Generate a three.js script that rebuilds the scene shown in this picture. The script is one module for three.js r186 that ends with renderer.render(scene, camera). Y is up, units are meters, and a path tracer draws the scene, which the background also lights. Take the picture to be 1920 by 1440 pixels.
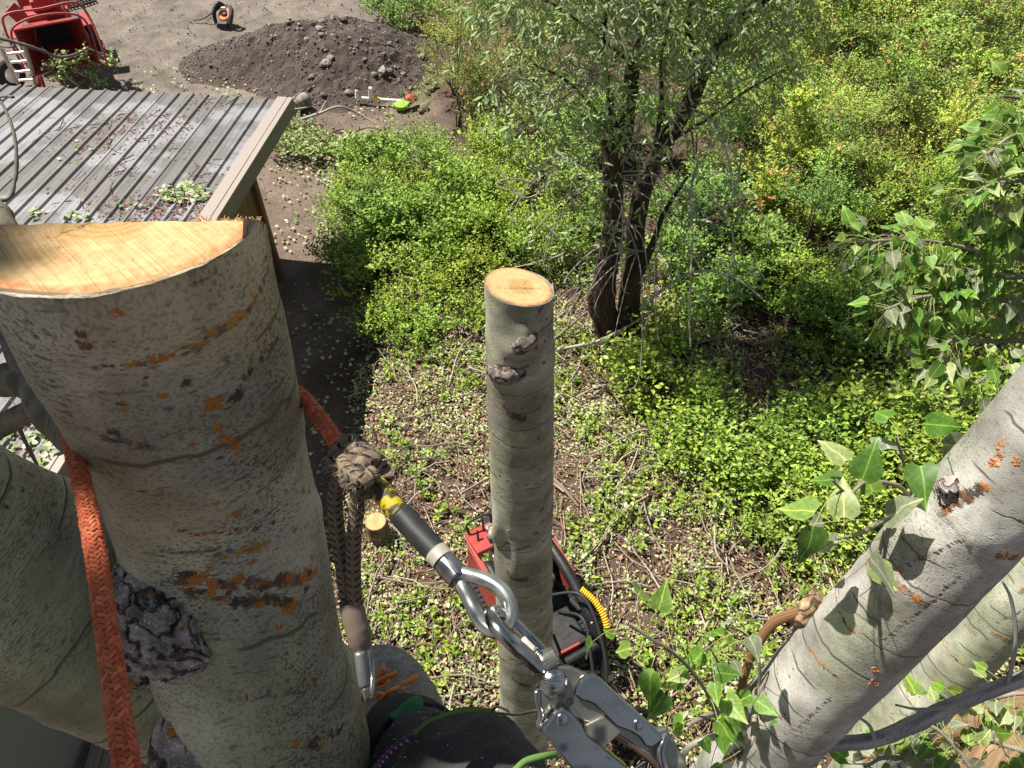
import * as THREE from 'three';
import { ImprovedNoise } from 'three/addons/math/ImprovedNoise.js';
import { mergeGeometries } from 'three/addons/utils/BufferGeometryUtils.js';
import { RoundedBoxGeometry } from 'three/addons/geometries/RoundedBoxGeometry.js';
import { FontLoader } from 'three/addons/loaders/FontLoader.js';
import { TextGeometry } from 'three/addons/geometries/TextGeometry.js';
// ---------- camera, sky, sun, exposure ----------
const scene = new THREE.Scene();
const camera = new THREE.PerspectiveCamera(54.55, 1024 / 768, 0.02, 900);
camera.position.set(0, 8, 0);
camera.rotation.set(THREE.MathUtils.degToRad(-47.7), 0, 0);
const renderer = new THREE.WebGLRenderer({ antialias: true });
renderer.setSize(1024, 768);
renderer.toneMapping = THREE.LinearToneMapping;
renderer.toneMappingExposure = 1.85;
renderer.shadowMap.enabled = true;
const sunDir = new THREE.Vector3(-0.45, 0.86, -0.24).normalize();
{ // clear hazy summer sky: deep overhead, pale at the horizon
  const w = 64, h = 32, d = new Float32Array(w * h * 4);
  for (let y = 0; y < h; y++) for (let x = 0; x < w; x++) { const e = Math.max(0, Math.sin(((y + 0.5) / h - 0.5) * Math.PI)), k = Math.pow(1 - e, 2.2); d.set([0.40 + 0.42 * k, 0.50 + 0.40 * k, 0.66 + 0.32 * k, 1], (y * w + x) * 4); }
  const sky = new THREE.DataTexture(d, w, h, THREE.RGBAFormat, THREE.FloatType); sky.mapping = THREE.EquirectangularReflectionMapping; sky.magFilter = THREE.LinearFilter; sky.needsUpdate = true;
  scene.background = sky; scene.environment = sky; scene.backgroundIntensity = 0.26; scene.environmentIntensity = 0.26;
}
const sun = new THREE.DirectionalLight(new THREE.Color(1, 0.95, 0.86), 5);
sun.name = 'sun'; sun.position.copy(sunDir).multiplyScalar(60); sun.castShadow = true;
sun.shadow.radius = 1; sun.shadow.mapSize.set(4096, 4096);
Object.assign(sun.shadow.camera, { left: -30, right: 30, top: 30, bottom: -30, near: 1, far: 140 });
scene.add(sun, sun.target);

// ---------- helpers ----------
const V = (a, b, c) => Array.isArray(a) ? new THREE.Vector3(a[0], a[1], a[2]) : new THREE.Vector3(a, b, c);
function rng(s) { let a = s >>> 0; return () => { a = (a + 0x6D2B79F5) | 0; let t = Math.imul(a ^ (a >>> 15), 1 | a); t = (t + Math.imul(t ^ (t >>> 7), 61 | t)) ^ t; return ((t ^ (t >>> 14)) >>> 0) / 4294967296; }; }
const PN = new ImprovedNoise();
const n3 = (x, y, z) => PN.noise(x + 37.3, y + 11.7, z + 91.1);
const fb3 = (x, y, z) => n3(x, y, z) + 0.5 * n3(2.1 * x, 2.1 * y, 2.1 * z) + 0.25 * n3(4.3 * x, 4.3 * y, 4.3 * z);
const clamp = (x, a = 0, b = 1) => Math.min(b, Math.max(a, x)), lerp = (a, b, t) => a + (b - a) * t, sst = (a, b, x) => { const t = clamp((x - a) / (b - a)); return t * t * (3 - 2 * t); };
function h2(i, j, s) { let h = (Math.imul(i, 374761393) + Math.imul(j, 668265263) + Math.imul(s, 974711)) | 0; h = Math.imul(h ^ (h >>> 13), 1274126177); return ((h ^ (h >>> 16)) >>> 0) / 4294967296; }
function tn(u, v, fx, fy, s) { // tileable value noise, 0..1
  const x = u * fx, y = v * fy, i = Math.floor(x), j = Math.floor(y); let a = x - i, b = y - j; a = a * a * (3 - 2 * a); b = b * b * (3 - 2 * b);
  const i0 = ((i % fx) + fx) % fx, i1 = (i0 + 1) % fx, j0 = ((j % fy) + fy) % fy, j1 = (j0 + 1) % fy;
  return lerp(lerp(h2(i0, j0, s), h2(i1, j0, s), a), lerp(h2(i0, j1, s), h2(i1, j1, s), a), b);
}
const tf = (u, v, fx, fy, s, o = 3) => { let t = 0, a = 0.5, w = 0; for (let k = 0; k < o; k++) { t += a * tn(u, v, fx << k, fy << k, s + k); w += a; a *= 0.5; } return t / w; };
function dataTex(w, h, px, srgb, rx = 1, ry = 1) {
  const t = new THREE.DataTexture(px, w, h, THREE.RGBAFormat); t.wrapS = t.wrapT = THREE.RepeatWrapping; t.magFilter = THREE.LinearFilter; t.minFilter = THREE.LinearMipmapLinearFilter; t.generateMipmaps = true;
  if (srgb) t.colorSpace = THREE.SRGBColorSpace; t.repeat.set(rx, ry); t.needsUpdate = true; return t;
}
// fn(u, v) -> [r, g, b, height], 0..255 sRGB and 0..1; stamps are spots of other matter: [u, v, ru, rv, [r, g, b], height, seed]
function makeMaps(w, h, fn, stamps = [], rep = [1, 1]) {
  const c = new Uint8Array(w * h * 4), b = new Uint8Array(w * h * 4), H = new Float32Array(w * h);
  for (let y = 0, k = 0; y < h; y++) for (let x = 0; x < w; x++, k += 4) { const o = fn((x + 0.5) / w, (y + 0.5) / h); c[k] = clamp(o[0], 0, 255); c[k + 1] = clamp(o[1], 0, 255); c[k + 2] = clamp(o[2], 0, 255); c[k + 3] = 255; H[k >> 2] = o[3]; }
  for (const [su, sv, ru, rv, col, hh, sd = 0] of stamps) {
    const x0 = Math.floor((su - ru * 1.5) * w), x1 = Math.ceil((su + ru * 1.5) * w), y0 = Math.floor((sv - rv * 1.5) * h), y1 = Math.ceil((sv + rv * 1.5) * h);
    for (let y = y0; y <= y1; y++) for (let x = x0; x <= x1; x++) {
      const dx = (x / w - su) / ru, dy = (y / h - sv) / rv, q = dx * dx + dy * dy; if (q > 2.2) continue;
      const nz = 0.9 * (n3(dx * 1.6 + sd, dy * 1.6, sd * 3.7) + 0.8 * n3(dx * 4 + sd, dy * 4, sd) + 0.5 * n3(dx * 9 + sd, dy * 9, sd)), a = 0.85 * sst(0.95, 0.5, q + nz + 0.25); if (a <= 0) continue;
      const xx = ((x % w) + w) % w, yy = ((y % h) + h) % h, k = (yy * w + xx) * 4, g = 0.8 + 0.45 * h2(x, y, 5) * (0.5 + n3(x * 0.3, y * 0.3, 2));
      for (let i = 0; i < 3; i++) c[k + i] = clamp(lerp(c[k + i], col[i] * g, a), 0, 255);
      H[k >> 2] += hh * a * (0.6 + 0.6 * g);
    }
  }
  for (let i = 0; i < w * h; i++) { const q = clamp(H[i] * 255, 0, 255); b[i * 4] = b[i * 4 + 1] = b[i * 4 + 2] = q; b[i * 4 + 3] = 255; }
  return { map: dataTex(w, h, c, true, ...rep), bumpMap: dataTex(w, h, b, false, ...rep) };
}
const std = (o) => new THREE.MeshStandardMaterial({ roughness: 0.85, metalness: 0, ...o });
const lin = (r, g, b) => new THREE.Color().setRGB(r, g, b);
const taken = {};
const numbered = (n) => { const k = taken[n] = (taken[n] ?? -1) + 1; return k ? `${n}_${String(k).padStart(3, '0')}` : n; };
function tag(o, label, category, group, kind) { if (label) o.userData.label = label; if (category) o.userData.category = category; if (group) o.userData.group = group; if (kind) o.userData.kind = kind; return o; }
function thing(name, label, category, base = [0, 0, 0], group) { const o = new THREE.Group(); o.name = numbered(name); o.position.set(...base); scene.add(o); return tag(o, label, category, group); }
function offsetOf(p) { const v = new THREE.Vector3(); for (let q = p; q && q !== scene; q = q.parent) v.add(q.position); return v; }
function obj(name, geo, m, parent, local) { // geometry in world coordinates unless local
  const top = !parent; const o = new THREE.Mesh(geo, m); o.name = top ? numbered(name) : name; o.castShadow = o.receiveShadow = true;
  if (!top && !local) { const v = offsetOf(parent); geo.translate(-v.x, -v.y, -v.z); }
  (parent || scene).add(o); return o;
}
const merge = (l) => mergeGeometries(l.map((g) => { const q = g.index ? g.toNonIndexed() : g; for (const k of Object.keys(q.attributes)) if (!['position', 'normal', 'uv', 'color'].includes(k)) q.deleteAttribute(k); return q; }));
// a tapered limb along a path. ref: the side where u = 0.5 lies
function limb(pts, rads, o = {}) {
  const { nv = 24, nu = 12, ref = [0, 0, 1], tu = 1, tv = 1, amp = 0, fr = 8, cap = true, sq = 0, warp } = o;
  const curve = new THREE.CatmullRomCurve3(pts.map((p) => V(p)), false, 'centripetal'), pos = [], uv = [], idx = [];
  let n = V(ref), len = 0, prev = null;
  for (let j = 0; j <= nv; j++) {
    const t = j / nv, p = pts.length > 2 ? curve.getPoint(t) : V(pts[0]).lerp(V(pts[1]), t), d = pts.length > 2 ? curve.getTangent(t) : V(pts[1]).sub(V(pts[0])).normalize();
    n.addScaledVector(d, -n.dot(d)).normalize(); const b = new THREE.Vector3().crossVectors(d, n);
    if (prev) len += p.distanceTo(prev); prev = p.clone();
    const f = t * (rads.length - 1), k = Math.min(rads.length - 2, Math.floor(f)), r0 = rads.length > 1 ? lerp(rads[k], rads[k + 1], f - k) : rads[0];
    for (let i = 0; i <= nu; i++) {
      const th = (i / nu - 0.5) * Math.PI * 2, q = n.clone().multiplyScalar(Math.cos(th)).addScaledVector(b, Math.sin(th));
      let r = r0; if (amp) { const w = p.clone().addScaledVector(q, r0); r *= 1 + amp * fb3(w.x * fr, w.y * fr, w.z * fr); }
      if (warp) r += warp(i / nu, len, t);
      pos.push(p.x + q.x * r, p.y + q.y * r, p.z + q.z * r); uv.push(i / nu * tu, -len / tv);
    }
  }
  for (let j = 0; j < nv; j++) for (let i = 0; i < nu; i++) { const a = j * (nu + 1) + i, c = a + nu + 1; idx.push(a, a + 1, c, a + 1, c + 1, c); }
  if (cap) for (const j of [0, nv]) { const s = j * (nu + 1), c = pos.length / 3; let x = 0, y = 0, z = 0; for (let i = 0; i < nu; i++) { x += pos[(s + i) * 3] / nu; y += pos[(s + i) * 3 + 1] / nu; z += pos[(s + i) * 3 + 2] / nu; } pos.push(x, y, z); uv.push(uv[s * 2] + 0.01, uv[s * 2 + 1]); for (let i = 0; i < nu; i++) j ? idx.push(s + i, s + i + 1, c) : idx.push(s + i + 1, s + i, c); }
  const g = new THREE.BufferGeometry(); g.setAttribute('position', new THREE.Float32BufferAttribute(pos, 3)); g.setAttribute('uv', new THREE.Float32BufferAttribute(uv, 2)); g.setIndex(idx); g.computeVertexNormals();
  const N = g.attributes.normal; // close the seam's normals
  for (let j = 0; j <= nv; j++) { const a = j * (nu + 1), c = a + nu, x = N.getX(a) + N.getX(c), y = N.getY(a) + N.getY(c), z = N.getZ(a) + N.getZ(c), l = Math.hypot(x, y, z) || 1; for (const k of [a, c]) N.setXYZ(k, x / l, y / l, z / l); }
  return g;
}
const bx = (w, h, d, x = 0, y = 0, z = 0, rx = 0, ry = 0, rz = 0, bev = 0) => { const g = bev ? new RoundedBoxGeometry(w, h, d, 1, bev) : new THREE.BoxGeometry(w, h, d); const m = new THREE.Matrix4().makeRotationFromEuler(new THREE.Euler(rx, ry, rz)); g.applyMatrix4(m); g.translate(x, y, z); return g; };
const rod = (a, b, r, seg = 8, r2 = r) => { const A = V(a), B = V(b), d = B.clone().sub(A), g = new THREE.CylinderGeometry(r2, r, d.length(), seg); g.applyQuaternion(new THREE.Quaternion().setFromUnitVectors(V(0, 1, 0), d.normalize())); g.translate((A.x + B.x) / 2, (A.y + B.y) / 2, (A.z + B.z) / 2); return g; };
const pipe = (pts, r, nu = 8, nv = 24, o = {}) => limb(pts, [r], { nu, nv, ...o });
// bevelled plate from an outline of [x, y] points, thickness t along z
function plate(pts, t, bev = 0.0006, holes = []) { const s = new THREE.Shape(pts.map((p) => new THREE.Vector2(...p))); for (const h of holes) s.holes.push(new THREE.Path(h.map((p) => new THREE.Vector2(...p)))); const g = new THREE.ExtrudeGeometry(s, { depth: t, bevelEnabled: bev > 0, bevelSize: bev, bevelThickness: bev, bevelSegments: 2, steps: 1, curveSegments: 10 }); return g; }
// leaf shapes of length 1 along +y, face +z
function leafGeo(kind) {
  const prof = { ovate: [[0, 0], [0.24, 0.28], [0.27, 0.5], [0.15, 0.8], [0, 1]], lance: [[0, 0], [0.085, 0.3], [0.1, 0.5], [0.06, 0.8], [0, 1]], delta: [[0, 0.04], [0.2, -0.02], [0.37, 0.12], [0.4, 0.32], [0.3, 0.56], [0.14, 0.8], [0, 1.05]], diamond: [[0, 0], [0.3, 0.45], [0, 1]] }[kind];
  const fold = kind === 'delta' ? 0.16 : 0.25, bend = 0.16, pos = [], idx = [], uv = [];
  const zc = (y) => -bend * y * y;
  prof.forEach(([w, y], i) => { const z = zc(y); pos.push(-w, y, z + w * fold, 0, kind === 'delta' && i === 1 ? 0.06 : y, z, w, y, z + w * fold); uv.push(0.5 - w, y, 0.5, y, 0.5 + w, y); });
  for (let i = 0; i + 1 < prof.length; i++) { const a = i * 3, b = a + 3; if (prof[i][0] || 1) { if (i > 0) idx.push(a, a + 1, b + 1); if (prof[i + 1][0]) idx.push(a, b + 1, b); if (i > 0) idx.push(a + 1, a + 2, b + 1); if (prof[i + 1][0]) idx.push(a + 2, b + 2, b + 1); } }
  const g = new THREE.BufferGeometry(); g.setAttribute('position', new THREE.Float32BufferAttribute(pos, 3)); g.setAttribute('uv', new THREE.Float32BufferAttribute(uv, 2)); g.setIndex(idx); g.computeVertexNormals(); return g;
}
const LEAF = { ovate: leafGeo('ovate'), lance: leafGeo('lance'), delta: leafGeo('delta'), diamond: leafGeo('diamond') };
const leafMat = (o = {}) => new THREE.MeshPhysicalMaterial({ color: lin(1, 1, 1), roughness: 0.55, transmission: 0.18, thickness: 0, side: THREE.DoubleSide, specularIntensity: 0.5, ...o });
const MLEAF = leafMat();
const _m = new THREE.Matrix4(), _q = new THREE.Quaternion(), _s = new THREE.Vector3(), _p = new THREE.Vector3(), _x = new THREE.Vector3(), _y = new THREE.Vector3(), _z = new THREE.Vector3();
function leafMatrix(p, dir, nrm, size, wide = 1) { _y.copy(dir).normalize(); _z.copy(nrm).addScaledVector(_y, -nrm.dot(_y)); if (_z.lengthSq() < 1e-6) _z.set(0.3, 0.2, 0.9).addScaledVector(_y, -_y.z * 0.9); _z.normalize(); _x.crossVectors(_y, _z); return new THREE.Matrix4().makeBasis(_x.clone().multiplyScalar(size * wide), _y.clone().multiplyScalar(size), _z.clone().multiplyScalar(size)).setPosition(p); }
// list of [Matrix4, Color] -> InstancedMesh of kind stuff
function scatter(name, geo, m, list, parent) {
  const I = new THREE.InstancedMesh(geo, m, list.length); I.name = parent ? name : numbered(name); I.castShadow = I.receiveShadow = true; I.userData.kind = 'stuff';
  const off = parent ? offsetOf(parent) : null; const T = off && new THREE.Matrix4().makeTranslation(-off.x, -off.y, -off.z);
  list.forEach(([mm, c], i) => { I.setMatrixAt(i, T ? mm.premultiply(T) : mm); I.setColorAt(i, c); });
  (parent || scene).add(I); return I;
}
const pick = (r, a) => a[Math.min(a.length - 1, Math.floor(r() * a.length))];
const jit = (r, c, a = 0.25) => { const k = 1 + (r() - 0.5) * 2 * a; return lin(c[0] * k * (1 + (r() - 0.5) * 0.2), c[1] * k, c[2] * k * (1 + (r() - 0.5) * 0.3)); };
const sph = (r) => { const z = r() * 2 - 1, t = r() * 6.2832, k = Math.sqrt(1 - z * z); return V(k * Math.cos(t), z, k * Math.sin(t)); };

// ---------- ground ----------
const soil = makeMaps(1024, 1024, (u, v) => { const a = tf(u, v, 6, 6, 3, 5), b = tf(u, v, 60, 60, 9, 3), g = tn(u, v, 240, 240, 4); const k = 178 + 70 * (a - 0.5) + 60 * (b - 0.5) + (g > 0.83 ? 38 : g < 0.15 ? -34 : 0); return [k, k * 0.985, k * 0.965, 0.35 + 0.5 * (b - 0.5) + (g > 0.83 ? 0.3 : 0) + 0.5 * (a - 0.5)]; });
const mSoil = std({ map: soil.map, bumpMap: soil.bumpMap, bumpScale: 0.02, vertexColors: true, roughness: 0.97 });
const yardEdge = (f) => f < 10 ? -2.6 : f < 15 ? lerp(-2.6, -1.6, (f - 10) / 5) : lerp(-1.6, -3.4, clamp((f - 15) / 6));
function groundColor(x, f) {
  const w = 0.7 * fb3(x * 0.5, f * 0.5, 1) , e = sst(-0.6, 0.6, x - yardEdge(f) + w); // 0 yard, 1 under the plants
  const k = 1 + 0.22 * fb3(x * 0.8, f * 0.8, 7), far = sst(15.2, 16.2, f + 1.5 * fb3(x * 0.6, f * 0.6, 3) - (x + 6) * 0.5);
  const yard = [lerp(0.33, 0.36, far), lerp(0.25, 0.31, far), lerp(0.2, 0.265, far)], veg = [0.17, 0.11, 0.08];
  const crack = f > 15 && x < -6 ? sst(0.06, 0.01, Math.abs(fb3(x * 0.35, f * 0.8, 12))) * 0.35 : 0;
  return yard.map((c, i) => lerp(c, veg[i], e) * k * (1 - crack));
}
{
  const N = 230, pos = [], col = [], uv = [], idx = [];
  const warp = (t, c, near, far) => { const s = t * 2 - 1; return c + near * s + (far - near) * Math.sign(s) * Math.pow(Math.abs(s), 5); };
  for (let j = 0; j <= N; j++) for (let i = 0; i <= N; i++) {
    const x = warp(i / N, 0, 13, 260), f = warp(j / N, 10, 14, 280), near = Math.hypot(x, f - 10) < 30;
    const y = near ? 0.05 * fb3(x * 0.45, f * 0.45, 4) + 0.02 * n3(x * 2.1, f * 2.1, 8) - 0.02 : 0;
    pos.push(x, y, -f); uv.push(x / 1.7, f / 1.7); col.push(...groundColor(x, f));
  }
  for (let j = 0; j < N; j++) for (let i = 0; i < N; i++) { const a = j * (N + 1) + i, c = a + N + 1; idx.push(a, a + 1, c, a + 1, c + 1, c); }
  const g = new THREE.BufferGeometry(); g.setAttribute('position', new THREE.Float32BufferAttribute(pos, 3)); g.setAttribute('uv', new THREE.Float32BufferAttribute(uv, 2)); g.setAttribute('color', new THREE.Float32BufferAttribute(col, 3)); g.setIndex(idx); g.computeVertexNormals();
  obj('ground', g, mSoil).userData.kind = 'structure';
}
// dirt pile
const moundH = (x, f) => {
  const a = clamp(1 - Math.hypot((x + 4.1) / 2.75, (f - 17.7) / 2.55)), b = clamp(1 - Math.hypot((x + 6.3) / 1.9, (f - 17.8) / 1.5));
  const e = sst(0, 0.85, a) * 0.85 + sst(0, 0.8, b) * 0.45; return e * (1 + 0.16 * fb3(x * 1.1, f * 1.1, 2)) + Math.min(1, e * 4) * (0.06 * fb3(x * 4, f * 4, 6) + 0.03 * n3(x * 11, f * 11, 5)) - 0.06;
};
const pileMaps = makeMaps(512, 512, (u, v) => { const a = tf(u, v, 10, 10, 23, 4), g = tn(u, v, 90, 90, 14), q = tn(u, v, 170, 170, 17); const k = 205 + 90 * (a - 0.5) + (g > 0.78 ? 45 : 0) + (q > 0.8 ? 40 : q < 0.2 ? -50 : 0); return [k, k * 0.97, k * 0.95, 0.2 + 0.5 * a + 0.3 * g]; });
const mPile = std({ map: pileMaps.map, bumpMap: pileMaps.bumpMap, bumpScale: 0.03, color: lin(0.115, 0.088, 0.077), roughness: 1 });
const pile = thing('dirt_pile', 'low heap of dark crumbly soil and gravel beside the shrubs', 'dirt pile', [-4.6, 0, -17.8]);
{
  const nx = 190, nz = 150, g = new THREE.PlaneGeometry(8.2, 6.4, nx, nz); g.rotateX(-Math.PI / 2); g.translate(-5, 0, -18); const P = g.attributes.position, U = g.attributes.uv;
  for (let i = 0; i < P.count; i++) { P.setY(i, moundH(P.getX(i), -P.getZ(i))); U.setXY(i, P.getX(i) / 1.3, P.getZ(i) / 1.3); }
  g.computeVertexNormals(); obj('soil', g, mPile, pile);
}
function rockGeo(seed) { const g = new THREE.IcosahedronGeometry(1, 2), P = g.attributes.position; for (let i = 0; i < P.count; i++) { const v = V(P.getX(i), P.getY(i), P.getZ(i)); const k = 1 + 0.35 * n3(v.x * 1.2 + seed, v.y * 1.2, v.z * 1.2) + 0.12 * n3(v.x * 3 + seed, v.y * 3, v.z * 3); P.setXYZ(i, v.x * k, v.y * k * 0.7, v.z * k); } g.computeVertexNormals(); return g; }
const ROCKS = [1, 2, 3, 4, 5].map((s) => rockGeo(s * 7.3)), PEB = new THREE.IcosahedronGeometry(1, 0);
const stoneMaps = makeMaps(256, 256, (u, v) => { const a = tf(u, v, 8, 8, 53, 4); const k = 200 + 100 * (a - 0.5); return [k, k * 0.98, k * 0.95, a]; });
const MROCK = [[0.33, 0.29, 0.26], [0.22, 0.2, 0.185], [0.28, 0.23, 0.19], [0.4, 0.37, 0.34]].map((c) => std({ map: stoneMaps.map, bumpMap: stoneMaps.bumpMap, bumpScale: 0.01, color: lin(...c) }));
{
  const r = rng(11), L = [];
  for (let k = 0; k < 9000; k++) { const x = -8.8 + r() * 7.6, f = 15 + r() * 5.8, h = moundH(x, f); if (h < -0.03) continue; const s = 0.008 + 0.026 * Math.pow(r(), 4); const b = 0.1 + 0.3 * Math.pow(r(), 3); L.push([leafMatrix(V(x, h + s * 0.3, -f), sph(r), sph(r), s, 1.2), jit(r, [b, b * 0.88, b * 0.8], 0.3)]); }
  scatter('gravel', PEB, std({ roughness: 1 }), L, pile);
  const L2 = []; // small stones over the yard
  for (let k = 0; k < 4200; k++) { const x = -14 + r() * 12.5, f = 10.6 + r() * 12; if (x > yardEdge(f)) continue; const s = 0.006 + 0.022 * Math.pow(r(), 4), b = 0.14 + 0.25 * r(); L2.push([leafMatrix(V(x, 0.01, -f), sph(r), sph(r), s, 1.2), jit(r, [b, b * 0.88, b * 0.78], 0.2)]); }
  tag(scatter('loose_gravel', PEB, std({ roughness: 1 }), L2), 'loose small stones strewn over the bare yard', 'gravel');
}
// single stones on and round the pile: x, z, size
const rockSpots = [[-4.63, -17.80, .16], [-4.50, -18.17, .13], [-4.01, -18.23, .14], [-4.25, -18.29, .13], [-4.91, -17.52, .1], [-4.68, -17.29, .13], [-4.43, -17.58, .16], [-4.32, -17.29, .15], [-3.80, -17.87, .1], [-5.16, -17.74, .09], [-4.82, -17.54, .08], [-3.90, -17.45, .07], [-3.66, -17.11, .07], [-4.06, -17.17, .07], [-3.55, -16.84, .07], [-4.14, -16.50, .18], [-4.06, -16.60, .12], [-4.23, -16.45, .12], [-2.92, -16.52, .2], [-2.77, -16.60, .16], [-3.09, -16.39, .12], [-2.49, -16.71, .1], [-1.95, -16.77, .09], [-1.89, -17.17, .22], [-2.12, -17.60, .18], [-2.84, -17.46, .13], [-2.52, -15.57, .14], [-1.92, -15.45, .15], [-1.99, -15.29, .1], [-3.62, -15.86, .14], [-4.16, -15.79, .12], [-1.96, -16.65, .16], [-1.78, -16.45, .14], [-3.31, -16.65, .08], [-3.56, -16.77, .07], [-2.30, -16.32, .09], [-4.46, -16.24, .1], [-5.17, -17.87, .08], [-1.92, -16.14, .12], [-1.86, -16.32, .13]];
{
  const look = ['pale', 'grey', 'tan', 'whitish'], shp = ['small angular', 'flat', 'rounded', 'jagged', 'blocky']; const r = rng(5);
  rockSpots.forEach(([x, z, s], i) => {
    const m = pick(r, [0, 0, 1, 2, 3]), sh = i % 5, h = Math.max(0, moundH(x, -z)), o = new THREE.Mesh(ROCKS[sh], MROCK[m]); o.name = numbered('rock'); o.castShadow = o.receiveShadow = true; scene.add(o);
    o.position.set(x, h + s * 0.2, z); o.rotation.set(r() * 0.5, r() * 6, r() * 0.5); s *= 0.62; o.scale.set(s * (0.8 + 0.5 * r()), s * 0.8, s * (0.7 + 0.4 * r()));
    const where = z < -18.6 ? 'along the back crest of the dirt pile' : h > 0.35 ? 'on the upper slope of the dirt pile' : z < -16.1 ? 'at the foot of the dirt pile' : 'on bare earth beside the trimmer';
    tag(o, `${look[m]} ${shp[sh]} stone ${where}`, 'rock', 'stones of the dirt pile');
  });
}

// ---------- shed ----------
const shedMetal = makeMaps(1024, 1024, (u, v) => { // weathered sheet: chalky pale film in patches, fine streaks along the fall
  const s = tn(u, v, 300, 3, 2), s2 = tn(u, v, 90, 4, 8), p = tf(u, v, 3, 5, 5, 4), d = tn(u, v, 160, 160, 6), film = sst(0.5, 0.66, p + 0.1 * (s - 0.5));
  let r = 104 + 18 * (s - 0.5) + 14 * (s2 - 0.5), g = r * 0.975, b = r * 0.955; r = lerp(r, 192, film * 0.34); g = lerp(g, 194, film * 0.34); b = lerp(b, 206, film * 0.34);
  const q = d > 0.9 ? -40 : 0; return [r + q, g + q, b + q, 0.5];
});
const mRoof = std({ map: shedMetal.map, roughness: 0.6, metalness: 0.15 }), mTrim = std({ color: lin(0.3, 0.255, 0.22), roughness: 0.6 }), mFascia = std({ color: lin(0.2, 0.165, 0.135) }), mWall = std({ color: lin(0.19, 0.2, 0.165) });
const woodMaps = makeMaps(512, 512, (u, v) => { const a = tf(u, v, 40, 2, 31, 4), b = tf(u, v, 6, 2, 33, 3); const k = 150 + 90 * (a - 0.5) + 50 * (b - 0.5); return [k, k * 0.86, k * 0.7, a]; });
const mWood = std({ map: woodMaps.map, bumpMap: woodMaps.bumpMap, bumpScale: 0.004, color: lin(0.62, 0.46, 0.3) }), mDeck = std({ map: woodMaps.map, bumpMap: woodMaps.bumpMap, bumpScale: 0.005, color: lin(0.62, 0.7, 0.86) });
const shed = thing('shed', 'open-sided shed with ribbed grey metal roof and green grey wall', 'shed', [-5.5, 0, -6.5]);
const sB = V(-3.32, 2.6, -10.67), sE = V(-1, 0, -0.105).normalize(), sG = V(-0.062, 0.05, 1).normalize(), sN = new THREE.Vector3().crossVectors(sG, sE).normalize(); if (sN.y < 0) sN.negate();
const sP = (e, g, n = 0) => sB.clone().addScaledVector(sE, e).addScaledVector(sG, g).addScaledVector(sN, n);
const shedLen = 9.2;
function shedSolid(e0, e1, g0, g1, n0, n1) { // a box along the roof's own axes
  const c = []; for (const e of [e0, e1]) for (const g of [g0, g1]) for (const n of [n0, n1]) c.push(sP(e, g, n)); const F = [[0, 1, 3, 2], [4, 6, 7, 5], [0, 4, 5, 1], [2, 3, 7, 6], [1, 5, 7, 3], [0, 2, 6, 4]], pos = [], uv = [];
  for (const f of F) for (const i of [0, 1, 2, 0, 2, 3]) { const p = c[f[i]]; pos.push(p.x, p.y, p.z); uv.push(p.x + p.y * 0.3, p.z * 0.4 + p.y); }
  const g = new THREE.BufferGeometry(); g.setAttribute('position', new THREE.Float32BufferAttribute(pos, 3)); g.setAttribute('uv', new THREE.Float32BufferAttribute(uv, 2)); g.computeVertexNormals(); return g;
}
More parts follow.
